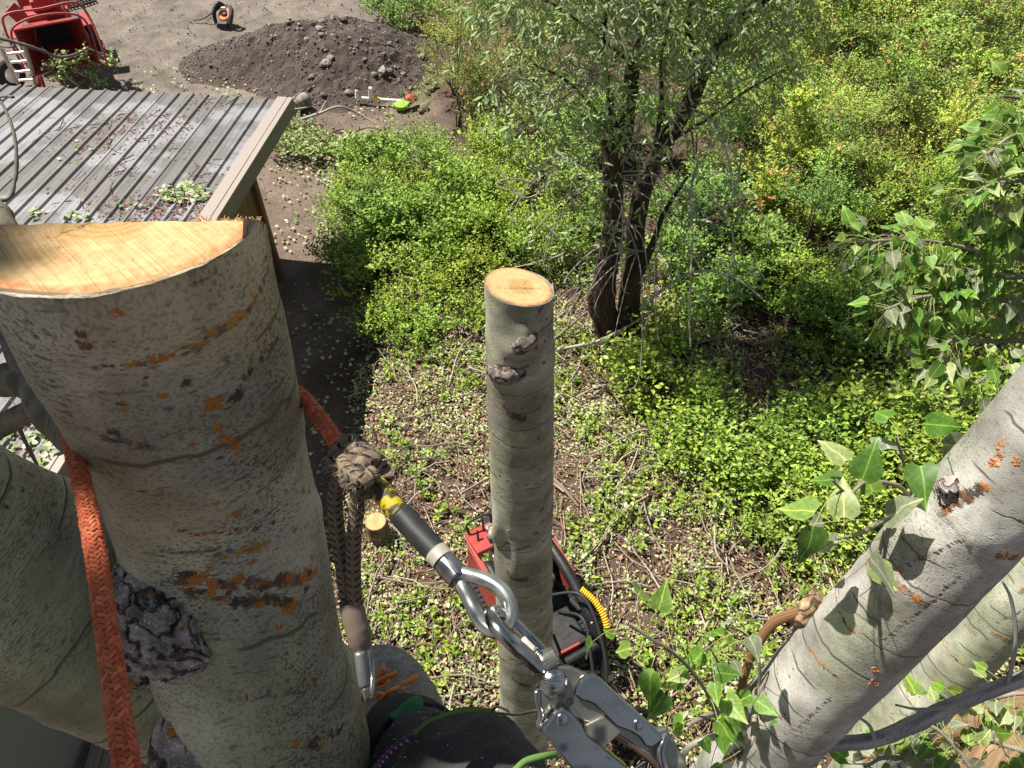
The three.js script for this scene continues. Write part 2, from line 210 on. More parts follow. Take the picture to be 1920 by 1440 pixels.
{
  const rib = 0.229, prof = [[0, 0], [0.018, 0.03], [0.05, 0.03], [0.068, 0], [0.105, 0], [0.109, 0.0015], [0.119, 0.0015], [0.123, 0], [0.162, 0], [0.166, 0.0015], [0.176, 0.0015], [0.18, 0]];
  for (let k = 0; k < 9; k++) { // one sheet is four ribs wide
    const line = []; for (let q = 0; q < 4; q++) for (const [e, h] of prof) line.push([0.11 + k * 0.916 + q * rib + e, h]); line.push([0.11 + (k + 1) * 0.916 + 0.02, 0.02 - (k % 2) * 0]);
    const pos = [], uv = [], idx = [], ns = 10, w = line.length, lift = (k % 2) * 0.0015;
    for (const low of [0, -0.004]) for (let j = 0; j <= ns; j++) for (const [e, h] of line) { const p = sP(e, j / ns * shedLen, h + low + lift); pos.push(p.x, p.y, p.z); uv.push(e / 2.3 + k * 0.137, j / ns * shedLen / 2.6); }
    const half = (ns + 1) * w; for (let j = 0; j < ns; j++) for (let i = 0; i < w - 1; i++) { const a = j * w + i; idx.push(a, a + 1, a + w, a + 1, a + w + 1, a + w, half + a, half + a + w, half + a + 1, half + a + 1, half + a + w, half + a + w + 1); }
    const g0 = new THREE.BufferGeometry(); g0.setAttribute('position', new THREE.Float32BufferAttribute(pos, 3)); g0.setAttribute('uv', new THREE.Float32BufferAttribute(uv, 2)); g0.setIndex(idx); const g = g0.toNonIndexed(); g.computeVertexNormals(); obj('roof_panel', g, mRoof, shed);
  }
  obj('rake_trim', shedSolid(0.052, 0.2, -0.02, shedLen, 0.0325, 0.04), mTrim, shed); obj('rake_trim', shedSolid(-0.03, 0.044, -0.02, shedLen, 0.012, 0.036), mTrim, shed);
  obj('fascia_board', shedSolid(-0.03, 0.012, -0.01, shedLen, -0.2, 0.008), mFascia, shed);
  obj('eave_board', shedSolid(0.015, 8.2, 0.0, 0.03, -0.14, -0.008), mFascia, shed); obj('eave_board', shedSolid(0.015, 8.2, shedLen - 0.03, shedLen, -0.14, -0.008), mFascia, shed);
  for (let k = 0; k < 6; k++) obj('rafter', shedSolid(0.5 + k * 1.45, 0.55 + k * 1.45, 0.05, shedLen - 0.06, -0.15, -0.01), mWood, shed);
  // walls under the roof: upright panels with recessed joints
  const wallBox = (e, g0, g1) => { const c = [sP(e, g0), sP(e, g1), sP(e + 0.09, g1), sP(e + 0.09, g0)], pos = [], uv = []; const up = c.map((p) => V(p.x, p.y - 0.17, p.z)), dn = c.map((p) => V(p.x, -0.05, p.z)); for (let i = 0; i < 4; i++) { const a = dn[i], b = dn[(i + 1) % 4], t = up[i], s = up[(i + 1) % 4]; for (const p of [a, b, s, a, s, t]) { pos.push(p.x, p.y, p.z); uv.push(p.z * 0.5, p.y * 0.5); } } for (const p of [up[0], up[1], up[2], up[0], up[2], up[3]]) { pos.push(p.x, p.y, p.z); uv.push(p.x, p.z); } const g = new THREE.BufferGeometry(); g.setAttribute('position', new THREE.Float32BufferAttribute(pos, 3)); g.setAttribute('uv', new THREE.Float32BufferAttribute(uv, 2)); g.computeVertexNormals(); return g; };
  obj('wall', wallBox(0.53, 1.12, 9.0), mWall, shed); obj('corner_post', wallBox(0.43, 0.98, 1.1), mWood, shed);
  for (let k = 0; k < 7; k++) obj('wall_panel', wallBox(0.49, 1.13 + k * 1.12, 1.13 + k * 1.12 + 1.105), k < 2 ? mWood : mWall, shed);
  for (const [e, g] of [[4.2, 0.95], [8, 0.95], [8, 5]]) obj('post', wallBox(e, g, g + 0.12), mWood, shed);
}
// fallen litter on the roof: brown catkin scales, twigs, torn leaves
{
  const r = rng(77), L = [], spots = [[[-5.4194,2.62,-9.9316], .5, 260, .3], [[-4.9996,2.62,-9.8115], .45, 220, .3], [[-5.8329,2.65,-9.2548], .5, 240, .35], [[-5.6819,2.65,-9.4374], .4, 150, .3], [[-4.2945,2.7,-7.6818], .45, 380, .25], [[-4.0031,2.72,-7.7086], .4, 420, .2], [[-4.7575,2.72,-7.5425], .4, 200, .25], [[-5.4944,2.7,-8.084], .3, 70, .3], [[-5.004,2.68,-8.4802], .3, 60, .3], [[-3.8996,2.68,-8.4802], .3, 60, .25], [[-4.6239,2.65,-9.1173], .3, 50, .3], [[-4.5497,2.62,-10.5119], .35, 80, .3], [[-6.3772,2.64,-9.775], .3, 70, .3], [[-4.2401,2.9,-4.0141], .4, 160, .5]];
  for (const [p, s, n] of spots) for (let k = 0; k < n; k++) { const a = r() * 6.283, d = s * Math.pow(r(), 0.7), q = V(p).add(V(Math.cos(a) * d * 1.2 + Math.sin(a) * d * 0.3, 0, Math.sin(a) * d * 1.1)); const t = (q.z - sB.z) / sG.z, x = sB.x + sG.x * t; if (q.x > x - 0.1) continue; const e = (x - q.x), rb = ((e - 0.11) % 0.229) / 0.229; if (rb < 0.28) continue; q.y = sB.y + sG.y * t + 0.012 + r() * 0.012; const up = V(r() - 0.5, 1.6, r() - 0.5); L.push([leafMatrix(q, sph(r).setY(0.05 * (r() - 0.5)), up, 0.03 + 0.035 * r(), 0.7), jit(r, pick(r, [[.16, .07, .045], [.2, .1, .065], [.12, .055, .04], [.24, .15, .1]]), 0.3)]); }
  for (let k = 0; k < 260; k++) { const e = 0.2 + r() * 7.5, g = r() * 8.5, q = sP(e, g, 0.015); L.push([leafMatrix(q, sph(r).setY(0), V(0, 1, 0), 0.02 + 0.03 * r(), 0.6), jit(r, [.1, .06, .05], 0.4)]); }
  tag(scatter('roof_litter', LEAF.diamond, MLEAF, L), 'reddish brown scales and bits of leaf drifted on the ribbed roof', 'leaf litter');
  const T = []; for (let k = 0; k < 70; k++) { const [p, s] = pick(r, spots); const a = r() * 6.283, d = s * Math.sqrt(r()) * 1.3; const q = V(p).add(V(Math.cos(a) * d, 0, Math.sin(a) * d)); const t = (q.z - sB.z) / sG.z; if (q.x > sB.x + sG.x * t - 0.25) continue; q.y = sB.y + sG.y * t + 0.026; T.push([leafMatrix(q, V(r() - 0.5, 0.04, r() - 0.5), V(0, 1, 0), 0.1 + 0.22 * r(), 0.025), jit(r, [.17, .12, .1], 0.35)]); }
  tag(scatter('roof_twigs', new THREE.CylinderGeometry(1, 1, 1, 5).translate(0, 0.5, 0).scale(1, 1, 0.025), std({}), T), 'thin dead twigs lying on the ribbed roof', 'twigs');
  const S = []; for (const [p, n, s] of [[[-4.0291,2.74,-7.9296], 90, .3], [[-4.1895,2.74,-8.023], 50, .25], [[-5.6573,2.72,-7.4664], 12, .12], [[-5.1652,2.72,-7.434], 18, .16], [[-4.0151,3,-3.7655], 46, .4], [[-4.2578,3,-4.1116], 34, .35], [[-3.8616,3,-3.9354], 22, .2], [[-4.604,2.74,-7.6794], 10, .2], [[-5.7429,2.66,-9.0325], 7, .5]]) for (let k = 0; k < n; k++) { const a = r() * 6.283, d = s * Math.sqrt(r()); const q = V(p).add(V(Math.cos(a) * d, 0, Math.sin(a) * d * 0.7)); const t = (q.z - sB.z) / sG.z; if (q.x > sB.x + sG.x * t - 0.06) continue; q.y = sB.y + sG.y * t + 0.03 + 0.03 * r(); S.push([leafMatrix(q, V(r() - 0.5, 0.12, r() - 0.5), V(r() - 0.5, 1.2, r() - 0.5), 0.045 + 0.03 * r(), 1), jit(r, pick(r, [[.16, .26, .05], [.36, .4, .2], [.45, .45, .28], [.12, .22, .05]]), 0.25)]); }
  tag(scatter('roof_leaves', LEAF.delta, MLEAF, S), 'torn green poplar leaves lying on the shed roof', 'leaves');
}
// plank walk beside the wall
{
  const dk = thing('plank_walk', 'bluish grey weathered plank walk along the shed wall', 'walkway', [-3.7, 0, -2.4]);
  for (let k = 0; k < 7; k++) obj('plank', bx(0.138, 0.04, 3.0, -4.12 + k * 0.145, 0.05 + (k % 3) * 0.002, -2.0, 0, 0.06, 0, 0.006), mDeck, dk);
}

// ---------- trunks ----------
// poplar bark: pale film over grey green, thousands of short crosswise flecks, a few corky lenticels
function barkMaps(seed, w, h, stamps, opt = {}) {
  const { base = [168, 165, 149], dark = [112, 108, 92], brown = 0.3, asp = 1.5 } = opt, r = rng(seed), S = [];
  for (let k = 0; k < (opt.spots ?? 130); k++) { const o = r(), u = r(), v = r(), s = 0.0016 + 0.0042 * Math.pow(r(), 2); S.push([u, v, s * (1 + r()), s * 0.55, o < 0.45 ? [92, 74, 62] : o < 0.8 ? [178, 108, 42] : [70, 64, 58], 0.12, k * 1.7]); }
  const RL = []; for (let k = 0; k < (opt.rings ?? 9); k++) RL.push([(k + 0.2 + 0.6 * r()) / (opt.rings ?? 9), r() * 50, 0.0012 + 0.0016 * r()]); // thin healed scars running round the stem
  const fk = opt.fleck ?? 0.6;
  return makeMaps(w, h, (u, v) => {
    const a = tf(u, v, 5, 7, seed, 4), b = tf(u, v, 18, 40, seed + 7, 3), f = tn(u, v, 270, 620, seed + 3), f2 = tn(u, v, 430, 900, seed + 5), l = tn(u, v, 64, 380, seed + 9), q = tf(u, v, 3, 4, seed + 21, 3), z = tf(u, v, 9, 3, seed + 31, 4), al = tf(u, v, 4, 2, seed + 37, 3);
    let k = 0.62 + 1.0 * (a - 0.5) + 0.4 * (b - 0.5) + 0.5 * (z - 0.5), dk = 0; const pt = 0.45 + 0.55 * sst(0.35, 0.65, tf(u, v, 7, 9, seed + 41, 3)), fl = (sst(0.6, 0.74, f) * 0.55 + sst(0.62, 0.8, f2) * 0.3) * pt, ln = sst(0.82, 0.92, l) * pt;
    for (const [y, s, w0] of RL) { let d = Math.abs(v - y); d = Math.min(d, 1 - d); if (d > 0.03) continue; d = Math.abs(((v - y + 1.5) % 1) - 0.5 - 0.018 * (tn(u, 0.3, 5, 1, seed + s | 0) - 0.5) - 0.006 * (tn(u, 0.7, 40, 1, seed + s | 0) - 0.5)); dk = Math.max(dk, sst(w0 * 2, w0 * 0.4, d) * sst(0.4, 0.6, tn(u, 0.1, 9, 1, (seed + s * 3) | 0))); }
    k = clamp(k - (fl * 0.75 + ln * 0.5) * fk * 1.5 - dk * 0.75);
    const t = brown * sst(0.42, 0.62, q), ga = 0.5 * sst(0.5, 0.68, al); return [lerp(dark[0], base[0], k) * (1 - 0.06 * ga), lerp(dark[1], base[1], k) * (1 - 0.06 * t), lerp(dark[2], base[2], k) * (1 - 0.17 * t - 0.14 * ga), 0.6 - (fl * 0.25 + ln * 0.25) * fk * 1.5 + 0.2 * (b - 0.5) - dk * 0.35];
  }, S.concat(stamps));
}
// stand-in axis of a straight trunk, for putting small things on its skin
const axisOf = (A, B, ra, rb) => { const a = V(A), t = V(B).sub(a), L = t.length(); t.normalize(); const ref = V(0, 8, 0).sub(V(A).add(V(B)).multiplyScalar(0.5)), n = ref.clone().addScaledVector(t, -ref.dot(t)).normalize(), b = new THREE.Vector3().crossVectors(t, n); return { a, t, n, b, L, ref: ref.toArray(), at: (u, s, out = 0) => { const th = (u - 0.5) * 6.28319, q = n.clone().multiplyScalar(Math.cos(th)).addScaledVector(b, Math.sin(th)); return [a.clone().addScaledVector(t, s).addScaledVector(q, lerp(ra, rb, s / L) + out), q]; } }; };
const ring = (u0, v0, u1, v1, n, cols, sz, seed, hgt = 0.25) => { const r = rng(seed), o = []; for (let k = 0; k < n; k++) { const t = k / (n - 1); o.push([lerp(u0, u1, t) + (r() - 0.5) * 0.006, lerp(v0, v1, t) + (r() - 0.5) * sz * 0.5, sz * (0.25 + 0.55 * r()), sz * (0.15 + 0.28 * r()), pick(r, cols), hgt, seed + k]); } return o; };
const OR = [184, 104, 26], YE = [190, 134, 40], PU = [108, 92, 90], BR = [104, 66, 46], DK = [62, 54, 48], GR = [140, 130, 120];
// cut surface: everything above it slides down the trunk onto it
function cutTop(g, t, f, df) { const P = g.attributes.position; for (let i = 0; i < P.count; i++) { const x = P.getX(i), y = P.getY(i), z = P.getZ(i), q = f(x, y, z); if (q > 0) { const s = q / -df(x, y, z); P.setXYZ(i, x + t.x * s, y + t.y * s, z + t.z * s); } } }
function cutFace(gLimb, nu, c, yAt, up = 0.0008, nr = 22) { // fills the first ring with a disc that follows the cut
  const P = gLimb.attributes.position, pos = [], uv = [], idx = [];
  for (let j = 0; j <= nr; j++) for (let i = 0; i <= nu; i++) { const q = j / nr, x = lerp(c.x, P.getX(i), q), z = lerp(c.z, P.getZ(i), q), a = (i / nu - 0.5) * 6.28319; pos.push(x, yAt(x, z) + up - (j === nr ? up + 0.001 : 0) + 0.0009 * n3(x * 90, z * 240, 3), z); uv.push(0.5 + 0.5 * q * Math.cos(a), 0.5 + 0.5 * q * Math.sin(a)); }
  for (let j = 0; j < nr; j++) for (let i = 0; i < nu; i++) { const a = j * (nu + 1) + i, b = a + nu + 1; idx.push(a, b, a + 1, a + 1, b, b + 1); }
  const g = new THREE.BufferGeometry(); g.setAttribute('position', new THREE.Float32BufferAttribute(pos, 3)); g.setAttribute('uv', new THREE.Float32BufferAttribute(uv, 2)); g.setIndex(idx); g.computeVertexNormals(); if (g.attributes.normal.getY(5) < 0) { for (let i = 0; i < idx.length; i += 3) [idx[i], idx[i + 1]] = [idx[i + 1], idx[i]]; g.setIndex(idx); g.computeVertexNormals(); } return g;
}
const sawnMaps = (seed, heart, px = 0.5, py = 0.5, saw = 0) => makeMaps(1024, 1024, (u, v) => {
  const R = Math.hypot(u - 0.5, v - 0.5) * 2, d = Math.hypot(u - px, v - py) * 2, an = Math.atan2(v - py, u - px), w = 0.05 * (tf(u, v, 6, 6, seed, 3) - 0.5), rg = Math.pow(0.5 + 0.5 * Math.sin((d + w) * (62 + 14 * Math.sin(d * 5))), 2) * (0.35 + tf(u, v, 5, 5, seed + 12, 2)), n = tf(u, v, 40, 40, seed + 2, 3), bl = tf(u, v, 4, 4, seed + 3, 3), sw = tn(u + 0.15 * v * v, v + 0.25 * u, 3, 150, seed + 4), sp = tn(u, v, 260, 260, seed + 6), sp2 = tn(u, v, 90, 90, seed + 7);
  let c = [190, 158, 112].map((x, i) => x + 22 * (n - 0.5) + 34 * (bl - 0.5) * (1 - 0.2 * i) - 6 * rg * (i + 1) * 0.5 + saw * 22 * (sw - 0.5)); const h = sst(0.5, 0.3, d + 0.3 * (bl - 0.5)) * heart; c = c.map((x, i) => lerp(x, [168, 134, 82][i] - 16 * rg, h)); if (sp > 0.88) c = c.map((x) => x - 26); if (sp2 > 0.93) c = c.map((x, i) => x - [30, 44, 48][i]);
  const crk = sst(0.012, 0.003, Math.abs(Math.sin(an * 1.5 + seed + 0.4 * (n - 0.5))) * d) * sst(0.02, 0.1, d) * sst(0.55, 0.3, d); c = c.map((x) => x * (1 - 0.45 * crk));
  const e = R + 0.07 * (tf(u, v, 12, 12, seed + 8, 3) - 0.5), cam = sst(0.86, 0.93, e), bk = sst(0.965, 0.985, e); c = c.map((x, i) => lerp(lerp(x, [194, 130, 86][i] + 60 * (n - 0.5), cam), [112, 96, 66][i], bk)); return [...c, 0.5 + 0.4 * (sw - 0.5) * saw + 0.3 * (n - 0.5) - 0.3 * crk];
});
const mSawn = (seed, heart, px, py, saw) => { const m = sawnMaps(seed, heart, px, py, saw); return std({ map: m.map, bumpMap: m.bumpMap, bumpScale: 0.0016, roughness: 0.85 }); };

// --- the big stem with the notched top, and the stem that forks from it
const bigA = [-0.2848,7.6762,-0.4539], bigB = [-0.2794,7.1683,-0.3044], big = axisOf(bigA, bigB, 0.101, 0.1);
const bigStamps = [
  ...ring(0.5717, -0.0445, 0.5379, -0.0437, 5, [BR, PU], 0.011, 1), ...ring(0.5379, -0.0437, 0.4782, -0.0433, 9, [OR, PU, PU, YE], 0.014, 2, 0.35), ...ring(0.4782, -0.0433, 0.4028, -0.0409, 12, [PU, OR, YE, PU], 0.018, 3, 0.4), ...ring(0.4028, -0.0409, 0.3447, -0.0333, 5, [PU, OR, BR], 0.013, 4, 0.3),
  ...ring(0.4207, -0.1033, 0.3487, -0.0972, 8, [BR, OR, DK], 0.012, 5), ...ring(0.4446, -0.1097, 0.4076, -0.1030, 5, [PU, DK], 0.013, 6),
  ...ring(0.6085, -0.1283, 0.5523, -0.1398, 12, [PU, OR, PU, DK], 0.014, 7, 0.45), ...ring(0.4737, -0.1364, 0.4561, -0.1721, 9, [OR, YE, OR], 0.016, 8, 0.3), ...ring(0.4738, -0.1106, 0.4614, -0.1120, 3, [OR], 0.02, 9, 0.3),
  ...ring(0.5563, -0.2569, 0.4329, -0.2874, 14, [OR, BR, PU], 0.012, 10), ...ring(0.5188, -0.3001, 0.4556, -0.3048, 10, [OR, YE, PU], 0.014, 11, 0.35), ...ring(0.5817, -0.3239, 0.3745, -0.3806, 26, [BR, OR, PU, DK, DK], 0.026, 12, 0.4), ...ring(0.5812, -0.3409, 0.4289, -0.3931, 24, [OR, BR, DK], 0.022, 13, 0.4), ...ring(0.5348, -0.4669, 0.4148, -0.4866, 12, [OR, PU, BR], 0.012, 14, 0.3), ...ring(0.4709, -0.5348, 0.3850, -0.5652, 9, [OR, YE, DK], 0.02, 15, 0.4),
];
for (const [u, v, c, s] of [[0.5738, -0.0257, BR, .012], [0.5720, -0.0190, BR, .009], [0.4911, -0.0829, DK, .014], [0.4398, -0.1142, DK, .016], [0.3536, -0.1685, BR, .018], [0.3593, -0.0889, OR, .008], [0.5868, -0.1228, DK, .016], [0.5266, -0.0669, DK, .008], [0.5162, -0.1020, PU, .01], [0.5633, -0.0966, OR, .009], [0.5175, -0.0881, OR, .009], [0.5075, -0.1473, OR, .009], [0.3772, -0.1483, OR, .009], [0.5343, -0.3166, OR, .012], [0.4771, -0.3249, OR, .012], [0.3509, -0.2846, OR, .012], [0.3664, -0.3641, OR, .012], [0.4542, -0.4113, OR, .012], [0.5014, -0.2277, OR, .01], [0.4825, -0.2507, OR, .012], [0.4015, -0.3144, OR, .01], [0.3658, -0.4573, OR, .014], [0.3940, -0.3895, DK, .012]]) bigStamps.push([u, v, s * 0.75, s * 0.4, c, 0.25, u * 50 + v * 31]);
const bigMaps = barkMaps(41, 1536, 2048, bigStamps, { spots: 170, brown: 0.6, fleck: 0.85, base: [190, 184, 166], dark: [98, 93, 80] });
const mBig = std({ map: bigMaps.map, bumpMap: bigMaps.bumpMap, bumpScale: 0.0022, roughness: 0.9 });
const roughMaps = makeMaps(512, 512, (u, v) => { const a = tf(u, v, 14, 10, 71, 4), c = Math.abs(tf(u, v, 9, 5, 74, 4) - 0.5) * 2, g = tn(u, v, 110, 90, 72); const k = 75 + 130 * a + (g > 0.78 ? 45 : 0) - 80 * sst(0.18, 0.02, c); return [k, k * 0.92, k * 0.88, 0.3 + 0.5 * a - 0.35 * sst(0.2, 0, c)]; }, (() => { const r = rng(8), o = []; for (let k = 0; k < 26; k++) o.push([r(), r(), 0.02 + 0.04 * r(), 0.015 + 0.03 * r(), pick(r, [OR, YE, BR, [150, 140, 128]]), 0.2, k]); return o; })());
const mRough = std({ map: roughMaps.map, bumpMap: roughMaps.bumpMap, bumpScale: 0.008, roughness: 1 });
const bigTree = thing('large_poplar', 'thick grey poplar stem sawn off flat, orange rope wrapped round it', 'tree', [-0.2, 0, 0]);
const bigUp = big.a.clone().addScaledVector(big.t, -0.09);
{
  const nu = 96, g = limb([bigUp, big.a, V([-0.2896,7.6058,-0.4508]), V([-0.2939,7.3984,-0.4206]), V(bigB), [-0.265, 6.75, -0.19], [-0.2, 5, -0.1], [-0.12, 2.5, 0.02], [-0.1, 0.1, 0.05]].map((p) => p.toArray ? p.toArray() : p), [0.1, 0.1, 0.1, 0.096, 0.097, 0.11, 0.13, 0.15, 0.19], {
    ref: big.ref, nu, nv: 260, tv: 1, amp: 0.035, fr: 7, cap: false,
    warp: (u, len) => { const v = len - 0.09; let d = 0; for (const [uu, vv, w, hgt] of [[0.5, 0.2, 0.012, 0.0025], [0.42, 0.315, 0.012, 0.003], [0.5, 0.62, 0.03, 0.006], [0.42, 0.6, 0.05, 0.007]]) { const q = (v - vv + 0.12 * (u - uu)) / w; d += hgt * Math.exp(-q * q) * Math.exp(-Math.pow((u - uu) / 0.22, 2)); } return d; },
  });
  { const U = g.attributes.uv; for (let i = 0; i < U.count; i++) U.setY(i, U.getY(i) + 0.09); }
  const yA = big.a.y, zA = big.a.z, dn = 0.85;
  const yAt = (x, z) => yA + 0.02 * (x - big.a.x) - Math.max(0, zA - z) * dn + 0.17 * Math.max(0, z - zA) + 0.0015 * n3(x * 60, z * 60, 1);
  cutTop(g, big.t, (x, y, z) => y - yAt(x, z), (x, y, z) => z < zA ? big.t.y - big.t.z * dn : big.t.y - 0.17 * big.t.z); g.computeVertexNormals();
  const skin = obj('trunk', g, mBig, bigTree), P = g.attributes.position, off = bigTree.position;
  const wg = g.clone().translate(off.x, off.y, off.z); obj('sawn_face', cutFace(wg, nu, big.a, yAt), mSawn(61, 0.9, 0.42, 0.52, 1), bigTree);
  // torn hinge fibres along the back edge
  const r = rng(4), fib = []; for (let k = 0; k < 70; k++) { const x = big.a.x + (k < 90 ? 0.05 + 0.048 * r() : -0.09 + 0.18 * r()), hgt = 0.0005 + 0.003 * r() * r() * (k < 90 ? 1 : 0.4); fib.push(rod([x, yA - 0.003, zA - 0.003 - 0.006 * r()], [x + (r() - 0.5) * 0.008, yA + hgt, zA - 0.002 + (r() - 0.5) * 0.012], 0.0006, 4, 0.0002)); }
  obj('hinge_fibres', merge(fib), std({ color: lin(0.62, 0.42, 0.22) }), bigTree).userData.kind = 'stuff';
  // forked stem to the left, climbing out of view, up to the unseen leafy top that shades the thick stem
  const stemMaps = barkMaps(43, 1024, 1024, ring(0.3, 0.2, 0.7, 0.3, 12, [OR, PU, DK], 0.016, 21), { spots: 150, brown: 0.3, fleck: 0.5, base: [212, 209, 190], dark: [112, 107, 90] });
  const mStem = std({ map: stemMaps.map, bumpMap: stemMaps.bumpMap, bumpScale: 0.005 });
  obj('forked_stem', limb([[-0.3006,6.9569,-0.3395], [-0.3713,7.0946,-0.3571], [-0.4547,7.2209,-0.3696], [-0.5261,7.3206,-0.3678], [-0.5764,7.4387,-0.3638], [-0.75, 7.95, -0.2], [-1.05, 8.7, -0.2], [-1.7, 10.1, -0.65], [-2.95, 12.3, -1.42]], [0.12, 0.118, 0.115, 0.108, 0.1, 0.095, 0.085, 0.07, 0.05], { ref: [0.4, 0.7, 0.6], nu: 64, nv: 150, amp: 0.05, fr: 9, tv: 0.7 }), mStem, bigTree);
  // bark ridge and burrs in the fork
  const rg = obj('bark_ridge', limb([[-0.3629,7.3668,-0.3591], [-0.3467,7.3558,-0.3321], [-0.3289,7.3432,-0.3064], [-0.3072,7.3274,-0.2861], [-0.2811,7.3132,-0.2779]], [0.01, 0.034, 0.042, 0.036, 0.012], { nu: 120, nv: 260, amp: 0.13, fr: 130, tu: 2, tv: 0.1 }), mRough, bigTree);
  { const q = rng(55), P = rg.geometry.attributes.position, N = rg.geometry.attributes.normal, S = []; for (let k = 0; k < 700; k++) { const j = Math.floor(q() * P.count); if (N.getY(j) < 0.1) continue; S.push([leafMatrix(V(P.getX(j), P.getY(j), P.getZ(j)).add(bigTree.position).addScaledVector(V(N.getX(j), N.getY(j), N.getZ(j)), 0.0008), sph(q), V(N.getX(j), N.getY(j), N.getZ(j)), 0.0015 + 0.004 * q() * q(), 0.6), jit(q, [0.6, 0.5, 0.36], 0.3)]); } scatter('sawdust', LEAF.diamond, std({ side: THREE.DoubleSide }), S, bigTree); }
  obj('bark_burr', limb([[-0.3317,7.2544,-0.2876], [-0.3286,7.2197,-0.2643], [-0.3307,7.1782,-0.241], [-0.3207,7.1192,-0.2207]], [0.01, 0.026, 0.042, 0.055], { nu: 72, nv: 120, amp: 0.12, fr: 80, tv: 0.15 }), mRough, bigTree);
  obj('bark_burr', limb([[-0.3551,7.2829,-0.304], [-0.3747,7.2538,-0.2943], [-0.397,7.2241,-0.284]], [0.02, 0.024, 0.01], { nu: 56, nv: 70, amp: 0.2, fr: 95, tv: 0.1 }), mRough, bigTree);
  obj('fork_web', limb([[-0.4991,7.2142,-0.3696], [-0.4416,7.1857,-0.3607], [-0.3878,7.1505,-0.3443], [-0.3276,7.1075,-0.3267]], [0.07, 0.085, 0.09, 0.09], { ref: [0.4, 0.7, 0.6], nu: 48, nv: 60, amp: 0.1, fr: 14, tv: 0.5 }), mStem, bigTree);
  // rear limbs, their shade partly put into a darker bark colour
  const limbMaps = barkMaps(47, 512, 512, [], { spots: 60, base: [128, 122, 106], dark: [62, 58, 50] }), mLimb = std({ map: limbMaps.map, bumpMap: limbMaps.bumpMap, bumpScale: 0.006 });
  obj('side_limb', limb([[-0.474,7.3183,-0.5287], [-0.5963,7.2516,-0.6336], [-0.6919,7.2168,-0.744], [-0.7456,7.2364,-0.8249], [-0.7923,7.2523,-0.9316], [-0.8613,7.2562,-1.0548], [-0.9567,7.2291,-1.1587]], [0.03, 0.034, 0.03, 0.026, 0.022, 0.018, 0.014], { nu: 20, nv: 60, amp: 0.14, fr: 20, tv: 0.3 }), mLimb, bigTree);
  obj('side_limb', limb([[-0.5937,7.2615,-0.6297], [-0.6829,7.217,-0.7145], [-0.7696,7.1759,-0.7585], [-0.9019,7.1171,-0.8127]], [0.022, 0.027, 0.024, 0.02], { nu: 18, nv: 40, amp: 0.14, fr: 20, tv: 0.3 }), mLimb, bigTree);
  obj('side_limb', limb([[-0.5772,7.2668,-0.6207], [-0.6753,7.193,-0.6881], [-0.7671,7.1184,-0.725], [-0.9127,7.0032,-0.7618]], [0.012, 0.016, 0.017, 0.015], { nu: 16, nv: 40, amp: 0.16, fr: 24, tv: 0.3 }), mLimb, bigTree);
  const twig = std({ color: lin(0.12, 0.1, 0.085) });
  for (const [pts, r0] of [[[[-0.9567,7.2278,-1.1573], [-0.9297,7.2144,-1.1723], [-0.9283,7.2264,-1.2151], [-0.9387,7.256,-1.2774], [-0.9622,7.2799,-1.3334], [-1.0096,7.3035,-1.4039]], .0045], [[[-1.3601,7.197,-1.9406], [-1.285,7.1737,-1.9448], [-1.2423,7.1477,-1.9607], [-1.214,7.1114,-1.9951], [-1.177,7.1068,-2.0347], [-1.1651,7.1079,-2.0656]], .005], [[[-0.7339,7.1599,-0.7112], [-0.7416,7.1284,-0.7063], [-0.7385,7.0882,-0.6918], [-0.7324,7.0481,-0.6775]], .004], [[[-0.937,7.3274,-1.341], [-0.9724,7.3143,-1.3712], [-1.0137,7.2964,-1.3961]], .003], [[[-1.2876,7.162,-1.9468], [-1.3109,7.1558,-1.9548], [-1.3441,7.149,-1.977], [-1.389,7.1479,-2.0056]], .003]]) obj('twig', limb(pts, [r0, r0 * 0.55], { nu: 7, nv: 50, amp: 0.35, fr: 60 }), twig, bigTree);
  obj('limb_stem', limb([[-0.9019,7.1171,-0.8127], [-1.2241,7.0495,-1.1842], [-1.3529,7.1609,-1.6781], [-1.3601,7.197,-1.9406]], [0.02, 0.014, 0.006, 0.004], { nu: 8, nv: 40, amp: 0.1, fr: 20 }), twig, bigTree);
}
// --- middle stem
const midA = [0.0223,6.4353,-1.8465], midB = [0.0823,3.2016,-1.5615], mid = axisOf(midA, midB, 0.112, 0.155);
const midStamps = [...ring(0.6530, -0.4211, 0.3322, -0.4417, 9, [DK, GR, DK], 0.012, 31), ...ring(0.6670, -0.6352, 0.3410, -0.6280, 9, [DK, BR], 0.01, 32), ...ring(0.6567, -0.9206, 0.3383, -0.8962, 9, [DK, GR], 0.01, 33), ...ring(0.6298, -1.3706, 0.3346, -1.3886, 7, [DK, BR], 0.02, 34), ...ring(0.6225, -1.8225, 0.3313, -1.8558, 7, [DK], 0.02, 35), ...ring(0.6842, -0.3253, 0.4759, -0.2437, 12, [DK, [84, 76, 68], BR], 0.03, 36, 0.3), ...ring(0.5626, -0.2070, 0.6486, -0.3352, 6, [DK, [80, 72, 66]], 0.028, 37, 0.3), ...ring(0.5775, -1.4431, 0.4887, -1.4752, 6, [BR, DK], 0.05, 38, 0.3)];
for (const [u, v, s] of [[0.3580, -0.0768, .02], [0.3833, -0.2461, .018], [0.3687, -0.4129, .02], [0.4092, -0.4464, .02], [0.3935, -1.0237, .03], [0.3762, -0.1572, .016], [0.4274, -1.1637, .03], [0.4038, -0.7740, .018], [0.4156, -0.5929, .02]]) midStamps.push([u, v, s * 0.6, s * 0.5, BR, 0.3, u * 77]);
